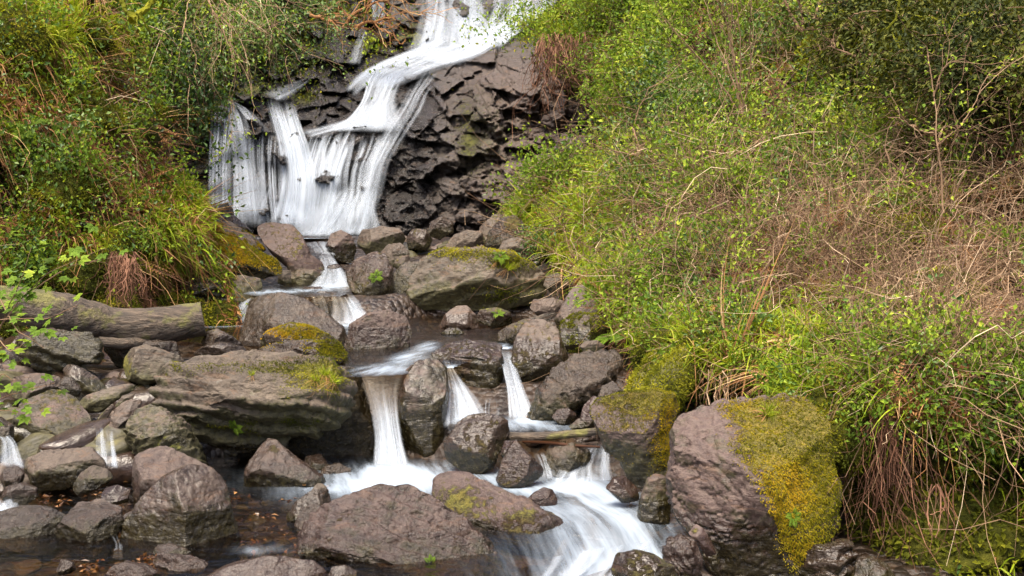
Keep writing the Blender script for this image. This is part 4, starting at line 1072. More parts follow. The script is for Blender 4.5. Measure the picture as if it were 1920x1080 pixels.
# ------------------------------------------------------------------ water
def water_sheet(name, poly, zf, foam_pts, flow, n=(150, 150), zbox=None):
    """A water surface: level zf(x, y), cut to a polygon given in photo pixels on that level."""
    z0 = zbox
    w = PZ(np.array([p[0] for p in poly]), np.array([p[1] for p in poly]), z0)[:, :2]
    lo, hi = w.min(0), w.max(0)
    X, Y = np.meshgrid(np.linspace(lo[0], hi[0], n[0]), np.linspace(lo[1], hi[1], n[1]))
    ins = in_poly(X, Y, [tuple(q) for q in w])
    Z = zf(X, Y)
    V = np.stack([X, Y, Z], -1).reshape(-1, 3)
    V[:, 2] += 0.008 * fbm(V * np.array([3, 2, 1]), 70, 3)
    fq = grid_faces(n[1], n[0])
    fq = fq[ins.ravel()[fq].sum(1) >= 3]
    foam = np.zeros(len(V))
    for u, v, ru, rv, a in foam_pts:
        c = PZ(u, v, z0)
        rx = ru * c[1] / F
        ry = rv * c[1] ** 2 / (F * (EYE - z0))
        g = a * np.exp(-(((V[:, 0] - c[0]) / rx) ** 2 + ((V[:, 1] - c[1]) / ry) ** 2))
        foam = 1 - (1 - foam) * (1 - np.minimum(g, 0.99))
    fx, fy = flow
    k = math.hypot(fx, fy)
    uv = np.stack([(V[:, 0] * fy - V[:, 1] * fx) / k, (V[:, 0] * fx + V[:, 1] * fy) / k], 1)
    used = np.unique(fq)
    mp = np.full(len(V), -1)
    mp[used] = np.arange(len(used))
    o = mk(name, V[used], mp[fq], M_POOL, attrs=dict(foam=foam[used]), uv=uv[used])
    return tag(o, kind="structure")

def low_z(x, y):
    return 0.0 - 0.34 * smooth(5.35, 4.3, y - 0.25 * (x - 0.6)) * smooth(-0.25, 0.35, x)
water_sheet("water", [(-200, 870), (150, 860), (560, 855), (700, 850), (880, 850), (1010, 868), (1150, 880), (1300, 980), (1420, 1060), (1450, 1400), (-300, 1400)], low_z,
            [(735, 885, 62, 15, 0.92), (790, 900, 260, 45, 0.42), (1150, 970, 160, 90, 0.40), (1120, 1060, 170, 60, 0.38), (700, 905, 100, 14, 0.5), (850, 905, 110, 18, 0.25), (1095, 910, 70, 14, 0.6), (1130, 945, 50, 18, 0.3), (1170, 985, 40, 24, 0.25), (1060, 1090, 90, 30, 0.4), (1230, 1010, 40, 16, 0.3), (1110, 1030, 40, 30, 0.2), (640, 915, 50, 10, 0.4), (1020, 915, 70, 10, 0.6), (1180, 1060, 60, 20, 0.5),
             (500, 1030, 50, 10, 0.3), (25, 890, 60, 14, 0.5), (10, 955, 50, 8, 0.6), (205, 880, 20, 6, 0.5), (110, 985, 20, 8, 0.4)], (0.3, -1), (260, 260), 0.0)
water_sheet("water", [(838, 812), (842, 788), (880, 770), (1000, 770), (1072, 790), (1085, 815), (1050, 826), (940, 826)], lambda x, y: 0.22 + 0 * x, [(985, 788, 38, 10, 0.85), (880, 785, 36, 9, 0.8), (1040, 800, 40, 10, 0.4), (940, 800, 60, 8, 0.5)], (0.2, -1), (90, 90), 0.22)
water_sheet("water", [(650, 708), (757, 703), (800, 690), (850, 690), (935, 655), (985, 655), (1010, 610), (980, 580), (700, 580), (640, 600), (470, 610), (360, 612), (330, 640), (420, 645), (640, 660)],
            lambda x, y: 0.57 + 0 * x, [(710, 694, 50, 10, 0.6), (765, 672, 34, 14, 0.5), (800, 650, 22, 10, 0.35), (660, 603, 30, 10, 0.97), (700, 598, 26, 8, 0.7), (420, 606, 50, 6, 0.95), (845, 690, 14, 8, 0.7), (944, 654, 14, 10, 0.7)], (-0.3, -1), (170, 170), 0.57)
water_sheet("water", [(455, 552), (480, 538), (560, 528), (640, 530), (665, 545), (640, 556), (500, 558)], lambda x, y: 0.87 + 0 * x, [(630, 536, 30, 8, 0.7), (500, 548, 40, 6, 0.45), (570, 545, 60, 6, 0.25)], (0.2, -1), (90, 60), 0.87)
water_sheet("water", [(480, 447), (560, 441), (760, 441), (770, 446), (640, 447), (540, 447)], lambda x, y: 1.40 + 0 * x, [(610, 444, 110, 4, 0.98), (560, 446, 60, 4, 0.9)], (0, -1), (80, 50), 1.40)

def _veil_grid():
    """The rock wall's outermost faces, smoothed: what a film of water falls over."""
    d = CLD.copy()
    for _ in range(3):
        p = np.pad(d, 1, mode='edge')
        d = np.minimum(d, np.minimum(np.minimum(p[:-2, 1:-1], p[2:, 1:-1]), np.minimum(p[1:-1, :-2], p[1:-1, 2:])))
    for _ in range(60):
        p = np.pad(d, 1, mode='edge')
        d = 0.25 * (p[:-2, 1:-1] + p[2:, 1:-1] + p[1:-1, :-2] + p[1:-1, 2:])
    base = np.exp(CL_T(U, V))
    return base - 0.13 + 0.5 * (d - base)
VG = _veil_grid()
def cover(off):
    def f(u, v):
        return _bil(VG, u, v) - off
    return f
WF = []
def strands(left, right, N, w=0.10, dens=0.6, n=56, start=0.12, stop=0.12, wander=0.05, d_of=None, spread=1.0, base=0.0, seed=0, conv=0.0, name="waterfall"):
    """Falling water as many soft strands between two polylines; one mesh."""
    r = rs(500 + seed)
    L, R = interp_poly(left, 120), interp_poly(right, 120)
    Vs, Fs, Ds, Es, Us, off = [], [], [], [], [], 0
    m = 7
    xs = np.linspace(-1, 1, m)
    for i in range(N + (1 if base else 0)):
        full = i == N
        t0 = 0.5 if full else (i + r.rand()) / N
        s0 = 0.0 if full or r.rand() < 0.55 else r.uniform(0, 1) ** 2 * 0.55
        s0 = s0 + (0 if full else start * r.uniform(0, 0.5))
        s1 = 1 - (0 if full else stop * r.uniform(0, 0.5))
        s = np.linspace(s0, s1, n)
        k = np.linspace(0, 1, n)
        if full:
            t = np.full(n, 0.5)
            hw = np.full(n, 0.5)
        else:
            t = t0 + wander * (np.sin(k * r.uniform(1.5, 5) + r.uniform(0, 6)) * r.uniform(0, 1) + r.normal(0, 0.5) * k)
            t = 0.5 + (t - 0.5) * (1 - conv * k)
            hw = 1.7 * w * r.uniform(0.4, 1.5) * (0.6 + 0.8 * k * spread)
        mm = 24 if full else 9
        x = np.linspace(-1, 1, mm)[None]
        tt = t[:, None] + hw[:, None] * x
        sl = np.stack([np.interp(s, np.linspace(0, 1, 120), L[:, c]) for c in range(L.shape[1])], 1)
        sr = np.stack([np.interp(s, np.linspace(0, 1, 120), R[:, c]) for c in range(R.shape[1])], 1)
        q = sl[:, None] * (1 - tt[..., None]) + sr[:, None] * tt[..., None]
        u, v = q[..., 0], q[..., 1]
        Yd = (q[..., 2] if d_of is None else d_of(u, v)) - (0 if full else r.uniform(0.0, 0.10) * (0.4 if d_of is None else 1.0))
        pts = P(u, v, Yd)
        V = pts.reshape(-1, 3)
        seg = np.r_[0, np.cumsum(np.linalg.norm(np.diff(pts[:, mm // 2], axis=0), axis=1))]
        wid = np.linalg.norm(pts[:, -1] - pts[:, 0], axis=1)
        sc = 8.0 / max(5.0, Yd.mean())
        uv = np.stack([(x + 1) * 0.5 * wid.mean() * sc + r.uniform(0, 50) + 0 * seg[:, None], (seg[:, None] + 0 * x) * sc + r.uniform(0, 50)], -1).reshape(-1, 2)
        e = ((1 - x ** 2) ** 1.5 if not full else (1 - np.abs(x) ** 5)) * smooth(0, 0.16, k)[:, None] * smooth(0, 0.14, 1 - k)[:, None]
        dn = base if full else np.interp(k, np.linspace(0, 1, len(np.atleast_1d(dens))), np.atleast_1d(dens)) + r.normal(0, 0.12)
        Vs.append(V); Fs.append(grid_faces(n, mm) + off); off += len(V)
        Ds.append((np.zeros((n, mm)) + (0.62 if d_of is not None else 0.62) * np.reshape(dn, (-1, 1))).ravel()); Es.append(e.ravel()); Us.append(uv)
    o = mk(name, np.concatenate(Vs), np.concatenate(Fs), M_VEIL, attrs=dict(dens=np.concatenate(Ds), edge=np.concatenate(Es)), uv=np.concatenate(Us))
    WF.append(o)
    return tag(o, kind="structure")
C7 = cover(0.08)
def wf(l, r_, N, **kw):
    kw.setdefault('d_of', C7)
    return strands(l, r_, N, seed=len(WF) + 1, **kw)
# top curtains and the slide beneath them
wf([(795, -60), (800, 10), (790, 60), (765, 115)], [(912, -60), (905, 10), (918, 60), (925, 85)], 26, w=0.06, dens=(0.4, 0.42, 0.6, 0.5), base=0.05)
wf([(925, -40), (925, 20), (905, 70), (850, 100)], [(1062, -40), (1045, 8), (985, 50), (930, 95)], 22, w=0.07, dens=(0.35, 0.42, 0.6, 0.6), base=0.06)
wf([(1000, -20), (960, 25), (900, 72), (820, 95), (752, 112)], [(1065, -20), (1030, 14), (965, 62), (890, 105), (815, 125)], 24, w=0.10, dens=(0.5, 0.62, 0.75, 0.6), base=0.1, start=0.3)
wf([(850, 62), (790, 88), (725, 114), (680, 138), (652, 168)], [(940, 72), (880, 108), (810, 130), (752, 155), (722, 172)], 26, w=0.08, dens=(0.9, 0.7, 0.55, 0.35), start=0.3)
wf([(720, 112), (690, 130), (665, 150), (645, 172)], [(760, 118), (710, 140), (682, 160), (662, 182)], 7, w=0.12, dens=(0.6, 0.45, 0.35))
# middle slope
wf([(708, 122), (690, 150), (678, 190), (655, 222), (606, 248)], [(768, 122), (748, 150), (732, 190), (736, 220), (732, 250)], 24, w=0.09, dens=(0.7, 0.75, 0.7, 0.6), base=0.1)
wf([(690, 205), (650, 225), (600, 240), (560, 250)], [(700, 225), (662, 240), (615, 250), (575, 262)], 8, w=0.12, dens=(0.35, 0.4, 0.3))
# branch beside the rock wall
wf([(800, 118), (786, 140), (770, 168), (752, 205), (733, 235), (718, 262), (698, 302), (686, 348), (668, 392), (640, 425)], [(846, 112), (828, 142), (800, 170), (786, 205), (766, 235), (748, 264), (724, 304), (714, 352), (700, 394), (698, 430)], 10, w=0.13, dens=(0.4, 0.5, 0.38, 0.5, 0.35, 0.5), n=100, wander=0.12, d_of=cover(0.28))
# great curtain
wf([(548, 252), (556, 285), (562, 330), (575, 380), (572, 442)], [(738, 242), (724, 275), (702, 312), (690, 360), (690, 430)], 38, w=0.032, dens=(0.6, 0.62, 0.5, 0.5), base=0.04, wander=0.02, n=64)
wf([(590, 240), (578, 265), (566, 310), (560, 360), (552, 440)], [(680, 236), (664, 265), (646, 310), (634, 350), (620, 420)], 22, w=0.05, dens=(0.6, 0.95, 0.6, 0.45), wander=0.03)
wf([(636, 350), (622, 375), (602, 405), (575, 445)], [(704, 345), (700, 385), (697, 412), (694, 444)], 24, w=0.06, dens=(0.45, 0.75, 0.65), base=0.12, wander=0.08)
wf([(606, 380), (585, 412), (558, 447)], [(652, 368), (645, 410), (640, 448)], 12, w=0.10, dens=(0.4, 0.65, 0.8), wander=0.1)
# thin fall and its bright chute
wf([(580, 143), (556, 154), (528, 166), (496, 180)], [(582, 150), (566, 163), (544, 178), (518, 190)], 5, w=0.22, dens=(0.15, 0.4, 0.45), start=0.02)
wf([(496, 180), (505, 215), (520, 262), (530, 330), (520, 385), (498, 436)], [(548, 180), (560, 225), (576, 268), (590, 320), (592, 370), (575, 440)], 18, w=0.08, dens=(0.6, 0.9, 1.0, 0.95), base=0.08, wander=0.06)
wf([(508, 186), (528, 240), (540, 285), (546, 340), (528, 436)], [(545, 184), (562, 240), (578, 290), (584, 345), (580, 436)], 14, w=0.10, dens=(0.6, 1.1, 1.3, 1.2), wander=0.08)
wf([(398, 180), (396, 220), (393, 270), (392, 320), (391, 405)], [(446, 192), (440, 235), (436, 280), (434, 330), (436, 412)], 20, w=0.055, dens=(0.75, 0.65, 0.55, 0.45), base=0.04, wander=0.04)
wf([(412, 184), (428, 218), (436, 262), (440, 330), (440, 428)], [(442, 188), (462, 225), (468, 262), (474, 330), (486, 432)], 18, w=0.09, dens=(0.45, 0.55, 0.45, 0.6), base=0.05, wander=0.05)
wf([(424, 188), (450, 205), (468, 228), (486, 250)], [(440, 188), (466, 202), (486, 225), (506, 250)], 7, w=0.14, dens=(0.5, 0.65, 0.5))
wf([(455, 238), (455, 290), (460, 340), (466, 428)], [(545, 240), (540, 290), (540, 340), (548, 428)], 26, w=0.034, dens=(0.65, 0.65, 0.55, 0.5), base=0.05, wander=0.03)
wf([(505, 335), (484, 378), (474, 422)], [(520, 335), (496, 380), (486, 428)], 5, w=0.16, dens=(0.3, 0.6, 0.7))
# little thin fall beside the dead branch
wf([(692, -60), (694, 0), (696, 42)], [(724, -60), (720, 0), (716, 46)], 9, w=0.10, dens=(0.45, 0.4, 0.3))
wf([(680, 52), (666, 85), (654, 122)], [(692, 54), (682, 85), (672, 124)], 5, w=0.18, dens=(0.3, 0.36, 0.3))

# ---- the cascades of the stream
def cas(left, right, **kw):
    o = fall("cascade", left, right, seed=40 + len(WF), **kw)
    tag(o, kind="structure")
    WF.append(o)
def cs(l, r_, N, **kw):
    return strands(l, r_, N, seed=len(WF) + 1, name="cascade", spread=0.25, **kw)
cs([(664, 690, 7.2), (672, 702, 7.1), (686, 730, 6.9), (698, 770, 6.75), (706, 820, 6.65), (704, 890, 6.45)], [(758, 690, 7.2), (748, 704, 7.1), (742, 735, 6.9), (745, 780, 6.75), (752, 830, 6.65), (766, 892, 6.45)], 30, w=0.08, dens=(0.3, 0.42, 0.5, 0.65, 0.85), base=0.22, wander=0.04, start=0.05, stop=0.05)
cs([(684, 705, 7.0), (698, 745, 6.8), (712, 790, 6.7), (712, 888, 6.45)], [(738, 705, 7.0), (732, 745, 6.8), (738, 800, 6.65), (756, 890, 6.45)], 12, w=0.12, dens=(0.3, 0.6, 0.8, 0.95), wander=0.06)
cs([(796, 640, 8.9), (778, 650, 8.5), (758, 670, 7.9), (720, 694, 7.3)], [(815, 655, 8.7), (808, 664, 8.2), (800, 674, 7.8), (765, 698, 7.3)], 9, w=0.16, dens=(0.3, 0.5, 0.5), base=0.2)
cs([(828, 672, 7.3), (838, 695, 7.2), (840, 740, 7.0), (832, 805, 6.7)], [(838, 672, 7.3), (858, 705, 7.2), (886, 745, 7.0), (912, 792, 6.8)], 22, w=0.09, dens=(0.5, 0.6, 0.7, 0.8), base=0.3, start=0.04, stop=0.04)
cs([(930, 648, 7.9), (940, 680, 7.55), (952, 730, 7.25), (958, 795, 6.95)], [(958, 652, 7.9), (968, 690, 7.55), (984, 735, 7.25), (1008, 792, 6.95)], 18, w=0.10, dens=(0.5, 0.6, 0.7, 0.85), base=0.25, start=0.04, stop=0.04)
cs([(912, 745, 7.2), (910, 790, 7.0)], [(936, 742, 7.2), (938, 790, 7.0)], 6, w=0.06, dens=(0.3, 0.4))
cs([(1105, 832, 6.35), (1085, 850, 6.3), (1060, 872, 6.2), (1040, 914, 6.0)], [(1138, 830, 6.35), (1140, 850, 6.3), (1142, 880, 6.2), (1152, 922, 6.0)], 26, w=0.06, dens=(0.35, 0.5, 0.6, 0.7), base=0.15, wander=0.08)
cs([(1000, 845, 6.3), (1010, 868, 6.2), (1016, 900, 6.05)], [(1024, 845, 6.3), (1036, 875, 6.2), (1046, 902, 6.05)], 8, w=0.13, dens=(0.35, 0.5, 0.6))
cs([(945, 850, 6.25), (940, 870, 6.15), (925, 892, 6.05)], [(955, 855, 6.25), (950, 875, 6.15), (945, 896, 6.05)], 4, w=0.2, dens=(0.3, 0.4, 0.4))
cs([(488, 540, 11.2), (462, 555, 11.0), (445, 580, 10.7), (430, 608, 10.4)], [(520, 542, 11.2), (485, 558, 11.0), (464, 585, 10.7), (458, 612, 10.4)], 10, w=0.15, dens=(0.35, 0.55, 0.65), base=0.2)
cs([(618, 544, 11.0), (622, 560, 10.5), (624, 585, 10.35), (612, 614, 10.2)], [(654, 545, 11.0), (670, 565, 10.5), (680, 585, 10.35), (706, 610, 10.2)], 18, w=0.09, dens=(0.4, 0.5, 0.65, 0.85), base=0.2)
cs([(572, 546, 11.0), (588, 560, 10.45), (600, 590, 10.4)], [(625, 546, 11.0), (635, 560, 10.45), (640, 600, 10.4)], 14, w=0.06, dens=(0.35, 0.4, 0.3))
cs([(594, 472, 13.6), (602, 490, 13.1), (606, 510, 12.6), (596, 530, 12.0), (580, 550, 11.6)], [(622, 470, 13.6), (630, 488, 13.1), (650, 512, 12.6), (658, 530, 12.0), (668, 550, 11.6)], 18, w=0.12, dens=(0.35, 0.5, 0.5, 0.7, 0.8), base=0.15, wander=0.12)
cs([(575, 452, 15.5), (592, 465, 14.2), (600, 478, 13.6)], [(625, 450, 15.5), (622, 466, 14.2), (628, 480, 13.6)], 8, w=0.15, dens=(0.4, 0.45, 0.5))
cs([(179, 798, 6.1), (180, 825, 6.0), (178, 874, 5.85)], [(194, 798, 6.1), (196, 825, 6.0), (200, 876, 5.85)], 6, w=0.18, dens=(0.35, 0.45, 0.5))
cs([(196, 802, 6.1), (198, 830, 6.0), (196, 880, 5.8)], [(210, 800, 6.1), (214, 830, 6.0), (222, 882, 5.8)], 6, w=0.18, dens=(0.35, 0.45, 0.55))
cs([(-12, 812, 6.0), (8, 825, 5.95), (10, 878, 5.8)], [(18, 812, 6.0), (32, 828, 5.95), (54, 882, 5.8)], 9, w=0.15, dens=(0.4, 0.5, 0.6))
cs([(-12, 935, 5.3), (-8, 958, 5.2)], [(26, 932, 5.3), (34, 960, 5.2)], 8, w=0.15, dens=(0.4, 0.5))
cs([(205, 1002, 4.85), (216, 1020, 4.8), (210, 1050, 4.7)], [(223, 1000, 4.85), (228, 1020, 4.8), (228, 1050, 4.7)], 5, w=0.18, dens=(0.25, 0.35, 0.4))
cs([(1030, 905, 5.95), (1060, 950, 5.65), (1090, 1010, 5.2), (1060, 1060, 4.75), (1000, 1110, 4.4)], [(1155, 912, 5.9), (1200, 950, 5.6), (1245, 1010, 5.15), (1235, 1040, 4.85), (1160, 1110, 4.4)], 34, w=0.06, dens=(0.45, 0.3, 0.28, 0.35, 0.5), wander=0.16, base=0.05)
# ------------------------------------------------------------------ vegetation on the banks
def ell(u, v, L):
    w = np.zeros(np.shape(u))
    for cu, cv, ru, rv, a in L:
        w = np.maximum(w, a * np.exp(-(((u - cu) / ru) ** 2 + ((v - cv) / rv) ** 2)))
    return w
def inR(u, v):
    return u > RE(v) - 4
def inL(u, v):
    return u < LE(v) + 4
BOXR, BOXL = (940, -120, 2130, 1140), (-120, -120, 450, 620)

def sc_of(p):
    """Leaves further off are modelled a little larger, up close smaller."""
    return np.clip(p[:, 1] / 8.0, 0.75, 1.6)

def opn(S, u, v):
    if not hasattr(S, 'open'):
        return 1.0
    q = np.stack([u * 0.011, v * 0.014, 0 * u], -1)
    return S.open(u, v) * np.clip(0.06 + 0.94 * smooth(-0.13, 0.06, fbm(q, 88, 3)), 0, 1)

def ground_leaves(name, S, box, poly, n, mat, size, weight, seed, aspect=0.6, out=0.03, spread=0.9, hang=0.0, var=0.35, kind="stuff", clump=1):
    r = rs(seed)
    if clump > 1:
        u, v, p, nn = scatter(S, n // clump, box, r, lambda a, b: weight(a, b) * opn(S, a, b), poly)
        k0 = sc_of(p)
        hh = (out * 5 * k0 * r.rand(len(p)) ** 1.3)[:, None]
        p = p + nn * hh + np.array([0, 0, 0.4]) * hh
        p = np.repeat(p, clump, 0) + r.normal(0, 1, (len(p) * clump, 3)) * (size * 1.5 * np.repeat(k0, clump))[:, None]
        nn = np.repeat(nn, clump, 0)
    else:
        u, v, p, nn = scatter(S, n, box, r, lambda a, b: weight(a, b) * opn(S, a, b), poly)
    n = len(p)
    k = sc_of(p)
    d = nn * 0.5 + r.normal(0, spread, (n, 3)) * 0.7 + np.array([0, 0, 0.25 - hang])
    L = size * k * r.uniform(0.55, 1.35, n)
    q = p + nn * (r.rand(n) ** 1.5 * out * k * 2.5)[:, None]
    vb = VB(seed)
    lv = np.clip(0.5 + var * 1.6 * fbm(p * 0.9, seed, 3) + r.normal(0, var * 0.55, n), 0, 1)
    vb.leaves(q, d, L, L * aspect, nn + r.normal(0, 0.5, (n, 3)), lv=lv)
    return tag(vb.build(name, mat), kind=kind)
def ground_blades(name, S, box, poly, n, mat, L0, W0, weight, seed, droop=(0.3, 0.9), var=0.3, fall=0.0, kind="stuff", clump=0):
    r = rs(seed)
    if clump:
        u, v, p, nn = scatter(S, n // clump, box, r, weight, poly)
        p = np.repeat(p, clump, 0) + r.normal(0, 0.05, (len(p) * clump, 3))
        nn = np.repeat(nn, clump, 0)
    else:
        u, v, p, nn = scatter(S, n, box, r, weight, poly)
    n = len(p)
    k = sc_of(p)
    d = nn * 0.7 + np.array([0, 0, 0.75 - fall]) + r.normal(0, 0.45, (n, 3))
    vb = VB(seed)
    lv = np.clip(0.5 + var * 1.6 * fbm(p * 1.1, seed, 3) + r.normal(0, var * 0.5, n), 0, 1)
    vb.blades(p - nn * 0.01, d, L0 * k * r.uniform(0.5, 1.3, n), W0 * k * r.uniform(0.7, 1.3, n), droop=r.uniform(*droop, n), lv=lv, seg=4)
    return tag(vb.build(name, mat), kind=kind)
def ground_twigs(name, S, box, poly, n, mat, L0, rad, weight, seed, droop=0.35, up=0.4, wig=0.2, k=7, kind="stuff", var=0.3):
    r = rs(seed)
    u, v, p, nn = scatter(S, n, box, r, weight, poly)
    n = len(p)
    s = sc_of(p)
    d = nn * 0.55 + np.array([0, 0, up]) + r.normal(0, 0.75, (n, 3))
    path = curves(r, p + nn * 0.02, d, L0 * s * r.uniform(0.4, 1.4, n), k=k, droop=droop, wig=wig)
    rr = (rad * s * r.uniform(0.6, 1.4, n))[:, None] * np.linspace(1, 0.45, k)[None]
    vb = VB(seed)
    vb.tubes(path, rr, lv=np.clip(0.5 + var * fbm(p, seed, 2) + r.normal(0, var * 0.7, n), 0, 1))
    return tag(vb.build(name, mat), kind=kind)

# zones of the big bank (photo pixels): grass, twig thicket, dark mossy shade, fresh green cover
def zg(u, v): return np.maximum(0.04, ell(u, v, [(1060, 380, 130, 90, 1), (1180, 520, 110, 90, 0.9), (1480, 620, 100, 60, 0.9), (1060, 60, 110, 40, 0.6), (1300, 640, 120, 60, 0.6), (1500, 720, 120, 40, 0.8), (1000, 320, 80, 60, 0.8), (1200, 420, 120, 100, 0.5)]))
def zt(u, v): return np.maximum(0.16, ell(u, v, [(1350, 380, 160, 130, 0.8), (1560, 480, 250, 150, 1), (1780, 570, 230, 170, 1.0), (1850, 330, 120, 160, 0.9), (1330, 520, 150, 120, 0.6), (1700, 760, 160, 90, 0.7), (1400, 200, 150, 160, 0.35)]))
def zl(u, v): return np.clip(0.45 + 0.55 * ell(u, v, [(1180, 170, 150, 130, 1), (1250, 300, 180, 110, 1), (1620, 330, 170, 90, 1), (1350, 600, 170, 110, 1), (1560, 700, 160, 60, 1)]) - 0.42 * ell(u, v, [(1600, 510, 230, 110, 1), (1790, 600, 170, 130, 1), (1820, 100, 150, 90, 0.6)]) - 0.5 * smooth(800, 900, v) - 0.30 * zg(u, v) - 0.8 * ell(u, v, [(1375, 722, 80, 34, 1)]), 0.02, 1)
def zm(u, v): return np.maximum(0.05, ell(u, v, [(1780, 100, 260, 140, 1), (1560, 150, 130, 120, 0.8), (1600, 250, 90, 70, 0.9), (1780, 980, 300, 150, 1.0), (1260, 690, 110, 60, 0.8), (1620, 800, 90, 60, 0.7), (1780, 240, 90, 90, 0.8)]))
def ztn(u, v): return zt(u, v) * (1 - 0.93 * smooth(660, 800, v))
def zf(u, v): return ell(u, v, [(1750, 880, 110, 90, 1.0), (1720, 960, 90, 60, 0.8), (1500, 705, 120, 40, 0.9), (1880, 760, 70, 70, 0.6), (1680, 1000, 70, 70, 0.6)])

ground_leaves("moss", RB, BOXR, inR, 34000, M_MOSSG, 0.032, zm, 201, 0.5, 0.02, 0.6, 0.2)
ground_leaves("undergrowth", RB, BOXR, inR, 42000, M_LEAF, 0.038, zl, 202, 0.62, 0.06, clump=9)
ground_leaves("undergrowth", RB, BOXR, inR, 9000, M_IVY, 0.038, zl, 203, 0.6, 0.06, clump=9)
ground_leaves("fallen_leaves", RB, BOXR, inR, 18000, M_DEAD, 0.055, lambda u, v: np.maximum(0.10, np.maximum(0.3 * zt(u, v), ell(u, v, [(1860, 640, 90, 70, 1), (1690, 760, 90, 60, 1), (1440, 350, 80, 40, 0.9), (1330, 430, 120, 40, 0.6), (1050, 400, 60, 40, 0.6), (1560, 470, 150, 40, 0.6), (1860, 380, 80, 60, 0.9), (1240, 500, 60, 40, 0.5)]))), 204, 0.35, 0.03, 0.8, 0.3)
ground_leaves("undergrowth", RB, BOXR, inR, 14000, M_LEAF, 0.026, zf, 205, 0.8, 0.05, 0.5)
ground_blades("grass", RB, BOXR, inR, 19000, M_GRASS, 0.28, 0.013, lambda u, v: zg(u, v) * RB.open(u, v), 206, clump=8)
ground_blades("grass", RB, BOXR, inR, 4500, M_DEAD, 0.26, 0.010, lambda u, v: np.maximum(zg(u, v) * 0.8, zt(u, v) * 0.3), 207, droop=(0.6, 1.3), clump=4)
ground_twigs("undergrowth", RB, BOXR, inR, 10000, M_TWIG, 0.75, 0.0031, lambda u, v: ztn(u, v) * (0.4 + 0.6 * RB.open(u, v)), 208)
ground_twigs("undergrowth", RB, BOXR, inR, 2000, M_DEAD, 0.45, 0.003, ztn, 209, droop=0.8, up=0.2)
# zones of the side bank
def yg(u, v): return np.maximum(0.12, ell(u, v, [(120, 110, 140, 80, 0.8), (340, 380, 60, 50, 1), (230, 430, 110, 60, 0.8), (320, 470, 80, 60, 0.7), (80, 60, 100, 60, 0.6)]))
def yd(u, v): return np.maximum(0.25, ell(u, v, [(200, 300, 120, 120, 1), (240, 380, 100, 60, 1), (80, 200, 100, 140, 0.7), (330, 420, 60, 60, 0.8), (260, 510, 90, 50, 0.7)]))
def yl(u, v): return np.maximum(0.12, ell(u, v, [(200, 240, 80, 100, 1), (100, 330, 120, 80, 0.9), (60, 520, 90, 70, 0.9), (230, 150, 80, 120, 0.8), (270, 80, 80, 120, 1)]))
ground_leaves("moss", LB, BOXL, inL, 26000, M_MOSSG, 0.033, lambda u, v: np.maximum(0.25, ell(u, v, [(260, 560, 200, 50, 1), (60, 250, 80, 100, 0.5), (80, 600, 120, 50, 1)])), 221, 0.5, 0.02, 0.6, 0.2)
ground_leaves("undergrowth", LB, BOXL, inL, 10000, M_LEAF, 0.038, yl, 222, 0.6, 0.06, clump=8)
ground_leaves("undergrowth", LB, BOXL, inL, 4500, M_IVY, 0.042, yl, 223, 0.62, 0.06, clump=8)
ground_leaves("fallen_leaves", LB, BOXL, inL, 12000, M_DEAD, 0.07, yd, 224, 0.3, 0.03, 0.8, 0.5)
ground_blades("grass", LB, BOXL, inL, 12000, M_GRASS, 0.17, 0.013, yg, 225, clump=7, droop=(0.5, 1.2))
ground_blades("grass", LB, BOXL, inL, 14000, M_DEAD, 0.19, 0.012, yd, 226, droop=(0.8, 1.6), clump=6, fall=0.3)
ground_twigs("undergrowth", LB, BOXL, inL, 1500, M_DEAD, 0.40, 0.003, yd, 227, droop=0.9, up=0.1)
ground_twigs("undergrowth", LB, BOXL, inL, 700, M_TWIG, 0.45, 0.0025, yl, 228)
ground_blades("grass", LB, BOXL, inL, 4500, M_GRASS, 0.24, 0.015, lambda u, v: ell(u, v, [(345, 380, 55, 40, 1), (300, 440, 60, 30, 0.6), (130, 90, 90, 50, 0.4)]), 229, clump=8, droop=(0.4, 1.0))
# green on the rock wall
class CliffS:
    def __call__(self, u, v):
        return P(u, v, cliff_depth(u, v) - 0.03)
    def normal(self, u, v):
        d = np.exp(CL_T(u, v))
        a = P(u + 12, v, np.exp(CL_T(u + 12, v))) - P(u - 12, v, np.exp(CL_T(u - 12, v)))
        b = P(u, v - 12, np.exp(CL_T(u, v - 12))) - P(u, v + 12, np.exp(CL_T(u, v + 12)))
        n = unit(np.cross(a, b))
        return n * np.sign(-n[..., 1:2] + 1e-9)
CS = CliffS()
def cw(u, v): return ell(u, v, [(440, 70, 150, 70, 1), (380, 130, 60, 60, 1), (520, 20, 120, 50, 1), (1050, 50, 110, 30, 1), (330, 200, 70, 50, 0.9), (390, 90, 60, 60, 1), (570, 185, 22, 8, 0.6), (700, 90, 22, 14, 0.3)])
ground_leaves("undergrowth", CS, (280, -80, 640, 420), lambda u, v: u > 0, 8000, M_SHADE, 0.055, cw, 231, 0.6, 0.06)  # gully leaves coloured dark to paint in the recess's deep shade
ground_leaves("undergrowth", CS, (680, -80, 1130, 420), lambda u, v: u > 0, 3500, M_LEAF, 0.055, cw, 233, 0.6, 0.06)
ground_leaves("moss", CS, (280, -80, 1130, 420), lambda u, v: u > 0, 7000, M_MOSSG, 0.05, lambda u, v: cw(u, v) * (0.3 + 0.7 * (u > 640)), 232, 0.5, 0.03, 0.6, 0.3)
